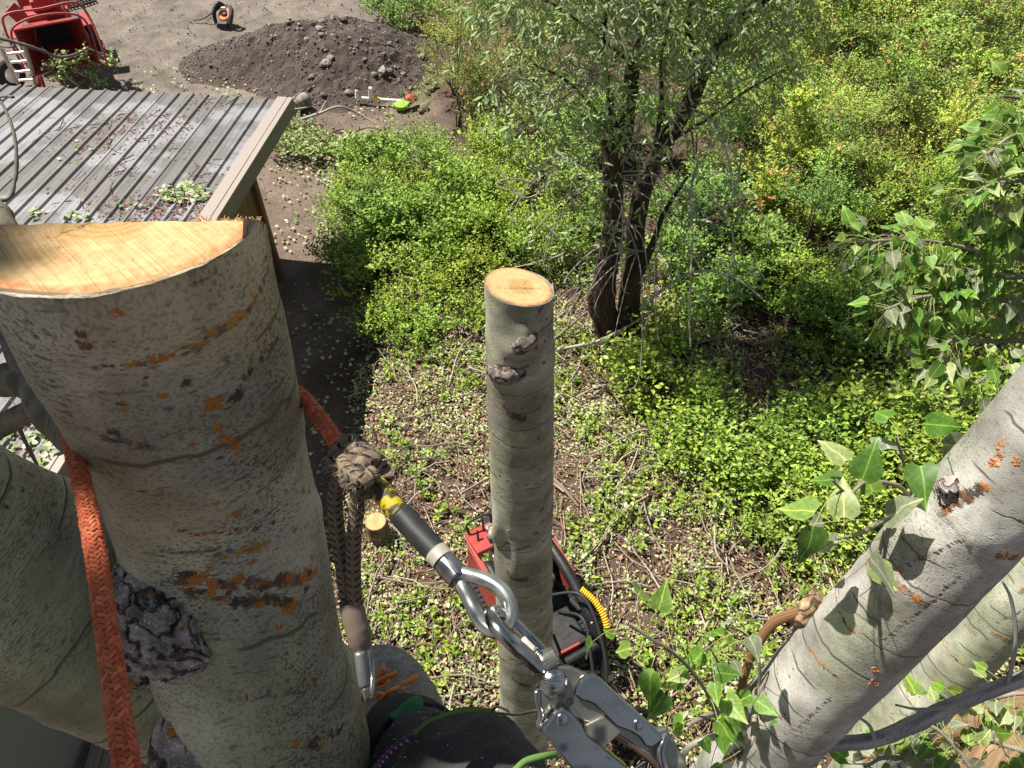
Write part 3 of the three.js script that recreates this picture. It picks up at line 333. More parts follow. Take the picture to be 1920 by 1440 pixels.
const midMaps = barkMaps(51, 1024, 2048, midStamps, { spots: 120, brown: 0.1, fleck: 0.45, rings: 12, base: [182, 179, 167], dark: [98, 93, 83] });
const mMid = std({ map: midMaps.map, bumpMap: midMaps.bumpMap, bumpScale: 0.006 });
const mLich = std({ color: lin(0.62, 0.24, 0.04), roughness: 1 }), lump = rockGeo(3.1);
function lichen(parent, ax, spots, seed, name = 'lichen') { const r = rng(seed), L = []; for (const [u, v, n, s, sp] of spots) for (let k = 0; k < n * 2; k++) { const [p, q] = ax.at(u + (r() - 0.5) * sp, -v + (r() - 0.5) * sp * 0.7, 0.0005); const z = s * (0.2 + 0.55 * r() * r() + 0.15 * r()); L.push([leafMatrix(p, sph(r), q, z, 0.8 + 0.5 * r()).multiply(new THREE.Matrix4().makeScale(1, 1, 0.6)), jit(r, pick(r, [[0.5, 0.19, 0.045], [0.38, 0.14, 0.05], [0.55, 0.24, 0.07], [0.3, 0.13, 0.08]]), 0.25)]); } return scatter(name, lump, std({ roughness: 1 }), L, parent); }
const mKnot = std({ map: roughMaps.map, bumpMap: roughMaps.bumpMap, bumpScale: 0.005, color: lin(0.62, 0.62, 0.6), roughness: 1 });
const midTree = thing('cut_poplar_pole', 'slim upright grey poplar pole with freshly sawn top and a knot', 'tree', [0.05, 0, -1.2]);
{
  const nu = 80, up = mid.a.clone().addScaledVector(mid.t, -0.1).toArray();
  const bumps = [[0.4741, -0.1133, 0.035, 0.055, 0.03], [0.5921, -0.2573, 0.07, 0.1, 0.014], [0.5163, -0.1626, 0.05, 0.05, 0.018], [0.6458, -1.2102, 0.03, 0.1, 0.03], [0.5458, -1.4122, 0.05, 0.09, 0.02], [0.3209, -0.3020, 0.06, 0.08, 0.008]];
  const g = limb([up, midA, mid.at(0, 1)[0].lerp(mid.at(0.5, 1)[0], 0.5).toArray(), midB, [0.045, 1.2, -1.36], [0.05, -0.02, -1.2]], [0.11, 0.112, 0.128, 0.155, 0.17, 0.21], { ref: mid.ref, nu, nv: 300, tv: 1, amp: 0.05, fr: 5, cap: false, warp: (u, len) => { const v = 0.1 - len; let d = 0; for (const [uu, vv, wu, wv, hgt] of bumps) d += hgt * Math.exp(-Math.pow((u - uu) / wu, 2) - Math.pow((v - vv) / wv, 2)); return d; } });
  { const U = g.attributes.uv; for (let i = 0; i < U.count; i++) U.setY(i, U.getY(i) + 0.1); }
  const yAt = (x, z) => mid.a.y - 0.2 * (x - mid.a.x) + 0.16 * (z - mid.a.z) + (z < mid.a.z + 0.012 - 0.25 * (x - mid.a.x) ? 0.004 : 0);
  cutTop(g, mid.t, (x, y, z) => y - yAt(x, z), () => mid.t.y); g.computeVertexNormals(); obj('trunk', g, mMid, midTree);
  const wg = g.clone().translate(0.05, 0, -1.2); obj('sawn_face', cutFace(wg, nu, mid.a, yAt, 0.001), mSawn(67, 0.75, 0.5, 0.45, 0.6), midTree);
  obj('knot', limb([[-0.0088,6.2469,-1.7285], [0.0243,6.294,-1.7209], [0.0513,6.329,-1.7148], [0.0693,6.322,-1.7517]], [.02, .034, .034, .016], { nu: 48, nv: 60, amp: .16, fr: 50, tv: .1 }), mKnot, midTree); obj('scar', limb([[-0.0776,6.129,-1.7774], [-0.0398,6.1616,-1.7314], [0,6.175,-1.709], [0.0447,6.1846,-1.7196]], [.02, .04, .04, .02], { nu: 48, nv: 60, amp: .14, fr: 50, tv: .12 }), mKnot, midTree); obj('broken_stub', limb([[-0.1185,5.0078,-1.8379], [-0.0783,5.0091,-1.7947], [-0.0619,4.9408,-1.7791]], [.01, .045, .03], { nu: 24, nv: 20, amp: .35, fr: 26, tv: .12 }), mRough, midTree);
  lichen(midTree, mid, [[0.6427, -0.0209, 7, .006, .02], [0.6270, -0.0825, 8, .006, .02], [0.5814, -0.1065, 6, .006, .02], [0.6859, -0.2063, 5, .006, .02], [0.5246, -0.2086, 5, .006, .02], [0.6798, -0.2740, 6, .006, .02], [0.6213, -0.3367, 9, .007, .02], [0.6775, -0.4674, 8, .007, .02], [0.6523, -0.4866, 7, .007, .02], [0.6655, -0.6113, 7, .007, .03], [0.6225, -0.7303, 8, .007, .04], [0.6101, -0.7783, 6, .006, .02], [0.5934, -0.8897, 9, .008, .03], [0.6578, -0.9316, 5, .007, .03], [0.4909, -0.8629, 3, .008, .02], [0.5374, -0.8926, 4, .007, .02], [0.5709, -1.1456, 5, .01, .02], [0.5089, -1.2332, 3, .009, .01], [0.5681, -0.9944, 3, .008, .02], [0.4175, -1.0096, 5, .009, .02], [0.5375, -0.0155, 4, .005, .02]], 5);
}
// --- leaning stem on the right
const rtA = [0.9555,6.8348,-0.8294], rtB = [0.6985,5.8191,-0.6492], rt = axisOf(rtA, rtB, 0.108, 0.119);
const rtStamps = [...ring(0.7357, -0.4545, 0.5288, -0.4646, 16, [OR, DK, OR], 0.015, 41), ...ring(0.5945, -0.6010, 0.4772, -0.5957, 12, [OR, DK], 0.015, 42), ...ring(0.4512, -0.4264, 0.4186, -0.1980, 35, [DK, DK, GR], 0.015, 43, -0.3), ...ring(0.4565, -0.8312, 0.4468, -0.6606, 19, [DK, GR], 0.015, 44, -0.3), ...ring(0.5422, -0.2428, 0.4790, -0.1125, 19, [DK, GR], 0.014, 45, -0.3), ...ring(0.7375, -0.3229, 0.5807, -0.3318, 11, [GR, OR], 0.012, 46), ...ring(0.5629, -0.0969, 0.5277, 0.0025, 22, [DK, BR, GR, OR], 0.031, 47, 0.2), ...ring(0.5247, -0.2803, 0.4366, -0.2853, 14, [BR, OR, GR], 0.024, 48, 0.3), ...ring(0.5277, -0.7944, 0.4389, -0.8290, 11, [DK, GR], 0.014, 49), ...ring(0.7349, -0.7159, 0.5790, -0.7592, 12, [OR, BR], 0.014, 50)];
const rtMaps = barkMaps(57, 1536, 2048, rtStamps, { spots: 90, brown: 0, fleck: 0.45, rings: 14, base: [196, 195, 185], dark: [104, 100, 92] });
const mRt = std({ map: rtMaps.map, bumpMap: rtMaps.bumpMap, bumpScale: 0.004 });
const rtTree = thing('leaning_poplar', 'pale leaning poplar stem dotted with orange lichen, leafy shoots at its side', 'tree', [-0.1, 0, -0.25]);
{
  const upv = (s) => rt.a.clone().addScaledVector(rt.t, -s).toArray(), bumps = [[0.5550, -0.0532, 0.06, 0.05, 0.014], [0.4785, -0.0960, 0.06, 0.04, 0.012], [0.4910, -0.2876, 0.05, 0.03, 0.012], [0.5384, -0.1728, 0.05, 0.03, 0.006], [0.7371, -0.6361, 0.04, 0.03, 0.01]];
  const g = limb([upv(1.6), upv(0.8), rtA, rt.at(0, 0.4)[0].lerp(rt.at(0.5, 0.4)[0], 0.5).toArray(), rtB, [0.656,5.3675,-0.5987], [0.42, 4.2, -0.5], [0.1, 2, -0.35], [-0.1, 0, -0.25]], [0.09, 0.1, 0.108, 0.113, 0.119, 0.135, 0.15, 0.18, 0.22], { ref: rt.ref, nu: 80, nv: 320, tv: 1, amp: 0.04, fr: 6, warp: (u, len) => { const v = 1.6 - len; let d = 0; for (const [uu, vv, wu, wv, hgt] of bumps) d += hgt * Math.exp(-Math.pow((u - uu) / wu, 2) - Math.pow((v - vv) / wv, 2)) * (1 + 0.6 * n3(u * 60, v * 60, 2)); return d; } });
  { const U = g.attributes.uv; for (let i = 0; i < U.count; i++) U.setY(i, U.getY(i) + 1.6); }
  obj('trunk', g, mRt, rtTree);
  lichen(rtTree, rt, [[0.5634, 0.0877, 8, .006, .02], [0.5654, 0.0784, 6, .006, .02], [0.5480, 0.0442, 12, .007, .02], [0.5511, 0.0625, 8, .006, .02], [0.5145, 0.0728, 8, .006, .02], [0.4903, -0.0591, 14, .006, .03], [0.4596, -0.0845, 14, .006, .03], [0.6212, -0.0419, 8, .005, .03], [0.5100, -0.1823, 8, .005, .02], [0.5787, -0.0938, 8, .005, .03], [0.5433, -0.2612, 10, .006, .02], [0.3753, -0.1108, 12, .007, .03], [0.3375, -0.1136, 9, .007, .02], [0.4907, -0.2779, 18, .006, .03], [0.5014, -0.3054, 8, .005, .02], [0.4993, -0.3678, 9, .006, .015], [0.4384, -0.3407, 10, .006, .02], [0.5823, -0.4353, 8, .006, .012], [0.5434, -0.4394, 7, .006, .012], [0.5176, -0.4439, 5, .005, .01], [0.4895, -0.4496, 5, .005, .01], [0.5835, -0.5950, 5, .005, .01], [0.5519, -0.5966, 5, .005, .01], [0.5227, -0.6020, 4, .005, .01], [0.4950, -0.5150, 6, .005, .015], [0.4147, -0.5167, 8, .005, .02], [0.4249, -0.4601, 7, .005, .02], [0.5926, -0.7643, 10, .006, .015], [0.5547, -0.7650, 7, .005, .015], [0.7372, -0.6940, 8, .004, .03], [0.3828, -0.5576, 7, .005, .03], [0.6802, -0.2012, 6, .005, .02], [0.6190, -0.2066, 6, .004, .03]], 9);
  obj('knot', limb([[0.8168,6.8397,-0.8051], [0.8628,6.7879,-0.8001], [0.8926,6.7735,-0.7769]], [.016, .036, .02], { nu: 48, nv: 50, amp: .4, fr: 70, tv: .08 }), mRough, rtTree);
  // knotty stub and the brown vine that hangs from it
  obj('branch_stub', limb([[0.7454,6.3362,-0.8163], [0.7112,6.2958,-0.8016], [0.6812,6.2603,-0.8072]], [0.03, 0.028, 0.02], { nu: 24, nv: 24, amp: 0.3, fr: 40, tv: 0.2 }), std({ map: roughMaps.map, bumpMap: roughMaps.bumpMap, bumpScale: 0.006, color: lin(1, 0.75, 0.45) }), rtTree);
}

// ---------- shrubs, willow, ground cover ----------
const PAL = {
  bright: [[.29, .38, .045], [.23, .33, .035], [.35, .42, .08], [.16, .25, .03]], mid: [[.19, .29, .04], [.23, .34, .05], [.14, .22, .035], [.28, .37, .09]],
  yellow: [[.3, .39, .05], [.25, .36, .045], [.39, .44, .09], [.2, .3, .04], [.42, .4, .1]], red: [[.27, .33, .06], [.21, .29, .05], [.38, .27, .1], [.32, .36, .08], [.24, .31, .06]],
  willow: [[.24, .34, .12], [.3, .39, .18], [.25, .35, .11], [.37, .44, .25]],
  pale: [[.5, .52, .27], [.4, .46, .18], [.3, .39, .12], [.56, .55, .36], [.19, .29, .07], [.44, .44, .2]], brown: [[.36, .2, .13], [.25, .14, .09], [.44, .28, .18], [.18, .1, .07], [.5, .37, .25]],
};
// grass blades and runners tie the litter together
const mStick = std({ color: lin(0.2, 0.15, 0.11) }), mGreyStick = std({ color: lin(0.34, 0.3, 0.26) }), mStem = std({ color: lin(0.13, 0.1, 0.07) });
// a shoot: leaves alternate along a twig from p towards d
function shoot(L, r, p, d, n, len, size, pal, up = 0.9, droop = 0, wide = 1) {
  const side = sph(r);
  for (let k = 0; k < n; k++) { const t = (k + r()) / n, q = p.clone().addScaledVector(d, len * t).add(V(0, -droop * t * t * len, 0)), a = k * 2.4 + r(); const o = V(Math.cos(a), 0.15, Math.sin(a)).addScaledVector(side, 0.5); const dir = d.clone().multiplyScalar(0.55).add(o).add(V(0, -droop * 1.4, 0)); const nm = sph(r).multiplyScalar(0.75).add(V(0, up, 0)); L.push([leafMatrix(q, dir, nm, size * (0.6 + 0.6 * r()), wide), jit(r, pick(r, pal), 0.28)]); }
}
function shrub(name, label, group, o) {
  const { p, rx = 1, rz = rx, h = 1.4, n = 6000, size = 0.055, pal: pal0, seed, leaf = 'ovate', per = 11, tips } = o, r = rng(seed * 131 + 7), kind = r(), size1 = size * (0.8 + 0.75 * r() * r()), tone = [0.8 + 0.42 * kind, 0.95 + 0.18 * kind, 0.8 + 0.5 * r()], pal = pal0.map((c) => c.map((x, i) => x * tone[i])), T = thing(name, label, 'shrub', [p[0], 0, p[2]], group), L = [], tops = [];
  const lobes = []; for (let k = 0; k < 8 + rx * 8; k++) { const d = sph(r); d.y = Math.abs(d.y); const a = 0.3 + 0.7 * Math.sqrt(r()), tall = Math.pow(r(), 1.5) * (1.2 - a); lobes.push([V(p[0] + d.x * rx * a, h * clamp(0.1 + 0.6 * d.y * (1.15 - 0.6 * a) + tall * 0.75, 0.08, 1.1), p[2] + d.z * rz * a), (0.14 + 0.24 * r() * r() + 0.05 * r()) * Math.min(1.3, Math.max(rx, 0.7)), 0.7 + 0.6 * r()]); }
  for (let k = 0; k < n * (o.more ?? 1.05) / per; k++) {
    const [c, R, br] = pick(r, lobes), d = sph(r); if (d.y < -0.3) d.y *= -1; const q = c.clone().addScaledVector(d, R * Math.pow(r(), 0.45) * (1 + 0.6 * n3(d.x * 2.5 + seed, d.y * 2.5, d.z * 2.5 + c.x))); if (q.y < 0.03) q.y = 0.03 + 0.1 * r();
    const dir = V(d.x * 0.8, 0.5 + 0.7 * r(), d.z * 0.8).add(sph(r).multiplyScalar(0.45)).normalize(), pp = tips && r() < tips[1] ? tips[0] : pal.map((x) => x.map((y) => y * br)), big = 0.7 + 0.75 * r() * r();
    shoot(L, r, q, dir, per, (0.12 + 0.3 * r() * r() + 0.08 * r()) * (o.reach ?? 1), size1 * big, pp); if (tops.length < 12 && r() < 0.1) tops.push(q);
  }
  scatter('foliage', LEAF[leaf], MLEAF, L, T);
  for (const q of tops) obj('stem', limb([[p[0] + (r() - 0.5) * 0.15, -0.02, p[2] + (r() - 0.5) * 0.15], [lerp(p[0], q.x, 0.35), q.y * 0.55, lerp(p[2], q.z, 0.35)], q.toArray()], [0.016, 0.01, 0.004], { nu: 5, nv: 8 }), mStem, T);
  return T;
}
const TIP = [[.42, .2, .08], [.48, .27, .1]];
{
  let s = 1;
  const lay = (list, name, label, group, o) => list.forEach(([p, h, rx, n]) => shrub(name, typeof label === 'function' ? label(p, h, rx, n) : label, group, { ...o, p, h, rx: rx * 1.0, n, seed: s++ }));
  // leafy thicket left of the willow
  lay([[[-2.4779,0,-12.2022], 1.0, .75, 6500], [[-1.6321,0,-12.3824], 1.2, .85, 7500], [[-0.6991,0,-11.9377], 1.2, .85, 7500], [[-2.2547,0,-10.7089], .95, .8, 6500], [[-1.2998,0,-10.4804], 1.0, .85, 7500], [[-0.3671,0,-10.2573], .9, .8, 6500], [[0.2406,0,-11.1825], 1.1, .8, 6500], [[-2.8408,0,-10.8643], .8, .6, 4500], [[-2.6409,0,-11.5112], .8, .6, 4500], [[-0.9623,0,-11.1825], 1.2, .8, 6500], [[-0.1029,0,-12.5657], 1.4, .9, 6500], [[0.4519,0,-9.9676], .9, .7, 4500], [[-1.9403,0,-11.3455], 1.1, .8, 6000], [[-2.7112,0,-9.9676], .55, .5, 2800], [[-2.2804,0,-9.4139], .5, .5, 2500], [[-1.5905,0,-9.5493], .5, .6, 3000], [[-1.6917,0,-8.7662], .4, .5, 1800], [[-0.9508,0,-9.1492], .45, .5, 2000], [[-0.5039,0,-8.6421], .35, .4, 1300], [[-2.1458,0,-8.3395], .35, .4, 1300], [[-1.3069,0,-8.1629], .3, .4, 1200], [[-0.7069,0,-9.5493], .6, .6, 2600]], 'leafy_shrub', (p, h, rx) => `${h < 0.6 ? 'knee-high' : h < 1.05 ? 'waist-high' : 'chest-high'} light green shrub ${p[0] < -2.1 ? 'at the edge of the bare yard' : p[0] > -0.4 ? 'close to the willow stems' : p[2] < -11.5 ? 'facing the string trimmer' : 'in the middle of the light green clump'}`, 'light green shrubs by the yard', { pal: PAL.bright, size: 0.055, reach: 1.35 });
  lay([[[-1.1286,0,-14.6339], 2.1, 1.0, 9000], [[-0.2829,0,-14.7009], 2.2, 1.0, 9000], [[0.4615,0,-15.1569], 2.3, 1.0, 8000], [[-1.3204,0,-16.1243], 1.9, .9, 7000], [[-0.6773,0,-16.7696], 2, 1, 7000], [[0.6287,0,-17.3104], 2.2, 1.1, 7000]], 'reddish_shrub', (p) => p[0] < -0.6 ? 'reddish-tipped tall shrub right beside the dirt pile' : p[2] < -17 ? 'reddish-tipped tall shrub behind the willow crown' : 'reddish-tipped tall shrub between dirt pile and willow', 'reddish shrubs behind the dirt pile', { pal: PAL.red, size: 0.045, tips: [TIP, 0.07] });
  lay([[[-3.2154,0,-20.2267], .7, .8, 3500], [[-2.3087,0,-19.3979], .9, .9, 4500], [[-1.589,0,-19.8894], 1.1, 1, 4500], [[-2.7702,0,-21.4725], .9, 1, 3500], [[-1.3285,0,-21.8483], 1.3, 1.2, 4500], [[-0.1423,0,-20.7478], 1.5, 1.2, 5000]], 'low_shrub', (p, h) => h < 0.8 ? 'lowest fresh green bush past the dirt pile crest' : h < 1.2 ? 'low fresh green bush on the far edge of the dirt pile' : 'fuller fresh green bush far behind the dirt pile', 'low green shrubs past the dirt pile', { pal: PAL.mid, size: 0.055 });
  // yellow green thicket filling the right
  lay([[[4.9176,0,-10.1113], 2.17, 1.05, 10125], [[6.1926,0,-10.1113], 2.32, 1.16, 11475], [[7.4675,0,-10.1113], 2.17, 1.16, 11475], [[8.3322,0,-9.4139], 2.03, 1.05, 9450], [[6.4747,0,-8.892], 1.74, 0.95, 8775], [[7.3709,0,-8.3992], 1.74, 0.95, 8775]], 'thicket_shrub', 'broad green shrub in the front of the yellow green thicket', 'front shrubs of the thicket', { pal: PAL.mid.concat(PAL.yellow.slice(0, 2)), size: 0.055, tips: [TIP, 0.03] });
  lay([[[4.8964,0,-12.3824], 2.8, 1.44, 11700], [[6.2225,0,-12.3824], 3.1, 1.44, 12350], [[7.5486,0,-12.3824], 3.0, 1.44, 12350], [[8.7992,0,-12.2022], 3.0, 1.44, 12350], [[9.9448,0,-11.851], 2.8, 1.44, 10400], [[5.2311,0,-14.8132], 3.2, 1.56, 11050], [[6.8559,0,-14.9267], 3.4, 1.68, 11700], [[8.5699,0,-14.9267], 3.4, 1.68, 11700], [[10.2992,0,-14.7009], 3.4, 1.68, 11700], [[5.3379,0,-17.5895], 3.5, 1.80, 10400], [[7.4111,0,-17.7313], 3.6, 1.80, 11050], [[9.5066,0,-17.8746], 3.6, 1.92, 11050], [[11.7555,0,-17.7313], 3.6, 1.92, 11050], [[4.7813,0,-20.3984], 3.8, 2.04, 9100], [[7.1155,0,-20.7478], 3.8, 2.04, 9750], [[9.7943,0,-21.1058], 3.8, 2.16, 9750], [[12.3869,0,-21.1058], 3.8, 2.16, 9750], [[14.5155,0,-20.7478], 3.8, 2.16, 8450], [[4.732,0,-13.5318], 2.8, 1.2, 8500], [[4.5216,0,-15.2737], 3.1, 1.3, 8500], [[4.7025,0,-17.5895], 3.2, 1.4, 8500], [[3.5971,0,-17.8746], 3, 1.4, 8000], [[4.9884,0,-11.5112], 2.2, 1.1, 8500], [[5.9661,0,-11.1825], 2.2, 1.1, 8500], [[7.0921,0,-11.102], 2.2, 1.1, 8500], [[5.8075,0,-13.5318], 2.4, 1.2, 8500], [[7.3131,0,-13.5318], 2.6, 1.2, 8500], [[8.779,0,-13.4313], 2.5, 1.2, 8500], [[10.0187,0,-13.3317], 2.5, 1.2, 8500], [[6.2735,0,-16.2507], 3, 1.4, 8500], [[8.1244,0,-16.3784], 3.1, 1.4, 8500], [[10.0645,0,-16.3784], 3.1, 1.4, 8500], [[6.7136,0,-19.0795], 3.3, 1.5, 8000], [[8.9123,0,-19.2378], 3.3, 1.5, 8000], [[11.2719,0,-19.3979], 3.3, 1.5, 8000], [[2.5313,0,-20.3984], 3.5, 1.92, 8450]], 'yellow_shrub', (p) => `yellow green shrub with orange shoot tips, ${p[2] > -12.6 ? 'first row behind the green front shrubs' : p[2] > -15.5 ? 'second row of the thicket' : p[2] > -18.5 ? 'third row of the thicket' : 'rearmost row of the thicket'}`, 'yellow green shrubs of the thicket', { pal: PAL.yellow, size: 0.06, tips: [TIP, 0.04] });
  // behind and below the willow
  lay([[[1.1417,0,-12.7522], 1.7, 1.0, 7000], [[2.324,0,-13.1351], 1.8, 1.1, 7000], [[3.5288,0,-12.7522], 1.8, 1.1, 7500], [[1.1363,0,-10.8643], 1.3, .8, 5000], [[3.476,0,-10.7089], 1.4, .9, 6500], [[3.9169,0,-9.6866], 1.0, .9, 5500], [[2.6706,0,-9.6866], .8, .7, 3500], [[4.8035,0,-8.3992], .8, .8, 4000], [[5.479,0,-7.9331], .8, .8, 4000], [[3.3225,0,-8.892], .7, .7, 4000], [[4.4945,0,-9.1492], .9, .9, 5000], [[5.5317,0,-9.1492], 1.0, .9, 5000], [[2.6727,0,-11.0221], 1.2, .8, 5000]], 'shade_shrub', (p, h) => `deep green ${h < 0.75 ? 'low' : h < 1.3 ? 'middling' : 'tall'} shrub ${p[0] < 2 ? 'hugging the willow stems' : p[2] > -8.5 ? 'in the dark hollow beside the lime green shrubs' : 'in the shade right of the willow'}`, 'shrubs under the willow', { pal: PAL.mid, size: 0.06 });
  // bright broad-leaved shrubs in the open
  lay([[[2.9449,0,-5.7626], .8, .55, 1900], [[3.6079,0,-5.8926], 1.1, .6, 2300], [[4.4256,0,-6.0248], 1.25, .7, 2800], [[5.2019,0,-6.2049], 1.0, .6, 2000], [[3.147,0,-5.1068], .6, .55, 1700], [[3.8835,0,-5.1068], .7, .6, 1900], [[4.6995,0,-5.3457], .7, .6, 1700], [[2.2397,0,-6.2049], .7, .5, 1500], [[1.7635,0,-7.1239], .6, .42, 1200], [[2.2158,0,-7.9331], .7, .4, 1200], [[2.757,0,-6.675], .6, .45, 1300], [[5.9608,0,-6.4835], .8, .6, 1800], [[6.7158,0,-6.8714], .8, .6, 1800], [[5.3361,0,-5.5929], .5, .5, 1300]], 'bright_shrub', (p, h) => `${h < 0.65 ? 'small' : h < 1 ? 'middling' : 'large'} lime green broad-leaved shrub ${p[0] < 2.2 ? 'at the willow foot' : p[0] > 4.6 ? 'beside the poplar boughs' : p[2] > -5.8 ? 'reaching toward the leaning stem' : 'bordering the dark hollow'}`, 'lime green shrubs on the cleared ground', { pal: PAL.bright, size: 0.085, per: 6, more: 0.9, reach: 1.5 });
}
// --- willow
const wilMaps = makeMaps(256, 512, (u, v) => { const a = tf(u, v, 24, 5, 81, 4), c = Math.abs(tf(u, v, 20, 2, 84, 3) - 0.5) * 2, k = 60 + 60 * a - 42 * sst(0.2, 0.02, c); return [k * 1.05, k * 0.86, k * 0.72, 0.4 + 0.4 * a - 0.4 * sst(0.25, 0, c)]; });
const mWil = std({ color: lin(0.6, 0.55, 0.5), map: wilMaps.map, bumpMap: wilMaps.bumpMap, bumpScale: 0.012, roughness: 1 });
const willow = thing('willow_tree', 'dark-trunked willow with two furrowed stems and silvery narrow leaves', 'tree', [1.6, 0, -8.6]);
{
  const W = (pts, rad, nm = 'stem', o = {}) => obj(nm, limb(pts, rad, { nu: 20, nv: 80, amp: 0.16, fr: 4, tv: 0.8, tu: 2, ...o }), mWil, willow);
  const B = [1.4856,0,-8.3395];
  W([B, [1.3386,0.7119,-8.335], [1.3744,1.4167,-8.4408], [1.3737,2.0868,-8.5086], [1.3121,2.6674,-8.6267], [1.2241,3.1017,-8.7324]], [.22, .19, .15, .13, .13, .1]);
  W([[1.3193,2.7883,-8.6852], [1.407,3.1047,-8.6615], [1.4356,3.5001,-8.7246], [1.4362,4.0349,-8.718], [1.5144,4.2908,-8.702], [1.6339,4.7,-8.706], [1.718,5.1662,-8.7725], [1.8189,5.6805,-8.892]], [.12, .12, .1, .085, .08, .07, .055, .03]);
  W([[1.8378,0,-8.1629], [1.7638,0.5794,-8.4865], [1.7616,1.3231,-8.5608], [1.7326,1.9697,-8.6771], [1.8253,2.4825,-8.795], [2.0275,2.9752,-8.8906], [2.2541,3.4476,-8.964], [2.4481,4.0749,-9.0591], [2.6772,4.3953,-9.114], [2.9549,4.6636,-9.1117], [3.2083,5.0999,-9.1454]], [.19, .17, .14, .13, .12, .11, .1, .09, .08, .07, .04]);
  W([[1.2827,0.4176,-8.3086], [1.2441,0.7119,-8.335], [1.2988,1.0526,-8.4121]], [.1, .15, .08], 'burl', { amp: 0.3 });
  W([[1.7847,0,-8.0472], [1.6686,0.5655,-8.3226], [1.8414,1.3467,-8.2896], [1.9349,1.7579,-8.2958], [2.0197,2.2039,-8.3401], [2.2677,2.7032,-8.4432]], [.1, .085, .07, .05, .03, .015], 'limb');
  W([[1.8189,5.6805,-8.892], [1.9, 6.0, -9.6], [1.3, 6.7, -10.4], [0.5, 6.8, -10.7]], [.05, .04, .03, .02], 'limb', { nu: 8 });
  for (const [pts, rd] of [[[[1.2785,3.2211,-8.7152], [1.1725,3.728,-8.6779], [1.0342,4.2493,-8.6564], [1.0565,4.7793,-8.6445], [1.0608,5.2746,-8.5945]], [.05, .04, .035, .03, .02]], [[[1.8253,2.4825,-8.795], [1.884,3.4023,-8.9142], [1.7838,4.0327,-8.8642], [1.7918,4.6198,-8.7664]], [.035, .03, .025, .015]], [[[2.2205,3.4023,-8.9142], [2.1904,3.9448,-8.9161], [2.0315,4.4565,-8.8841], [2.0544,4.9373,-8.8182]], [.05, .04, .03, .02]], [[[1.3744,2.9345,-8.6973], [0.9664,3.5979,-8.5349], [0.6084,4.0472,-8.2858], [0.2319,4.3503,-8.0245]], [.03, .022, .016, .008]], [[[1.9789,2.9284,-8.8392], [2.4631,3.3616,-8.7209], [2.8346,3.728,-8.6779], [3.1761,4.0381,-8.5728]], [.03, .022, .016, .008]], [[[1.4362,4.0349,-8.718], [0.8805,4.5423,-8.384], [0.4467,4.8988,-8.1815], [0,5.1648,-7.8795]], [.03, .02, .015, .008]]]) W(pts, rd, 'limb', { nu: 8 });
  const r = rng(202), L = [], blobs = [[[0.7044,4.5423,-8.384], 1.20, 93], [[0.2405,4.5389,-8.6775], 0.84, 43], [[1.3171,4.7422,-8.3066], 1.32, 105], [[2.1131,4.7003,-8.5577], 1.20, 80], [[0.6156,3.9179,-8.2922], 0.96, 68], [[0.8282,3.261,-8.016], 0.60, 18], [[0.378,3.4838,-8.1123], 0.72, 31], [[1.7237,4.0007,-8.3832], 0.96, 37], [[0.7402,2.5419,-7.9686], 0.84, 27], [[2.3801,2.7584,-8.3552], 0.84, 24], [[2.3307,3.8653,-8.5316], 0.96, 43], [[2.8318,4.4565,-8.8841], 0.96, 49], [[1.088,5.4543,-8.4949], 1.40, 330], [[2.0659,5.4249,-8.7597], 1.40, 330], [[0.3393,5.3158,-8.7884], 1.10, 120], [[3.1267,5.1864,-9.3891], 1.20, 150], [[1.5361,6.0204,-8.8198], 1.50, 320], [[2.68,5.9134,-9.2966], 1.50, 300], [[2.6485,1.8081,-8.0537], 0.96, 37]];  // topmost blobs, out of view, packed denser to shade the hollow
  for (const [c, R, n] of blobs) for (let k = 0; k < n; k++) { const q = V(c).addScaledVector(sph(r), R * Math.pow(r(), 0.4)); shoot(L, r, q, sph(r).add(V(0, -0.25, 0)).normalize(), 11, 0.28 + 0.22 * r(), 0.12, PAL.willow, 0.5, 0.5, 1.15); }
  scatter('foliage', LEAF.lance, MLEAF, L, willow);
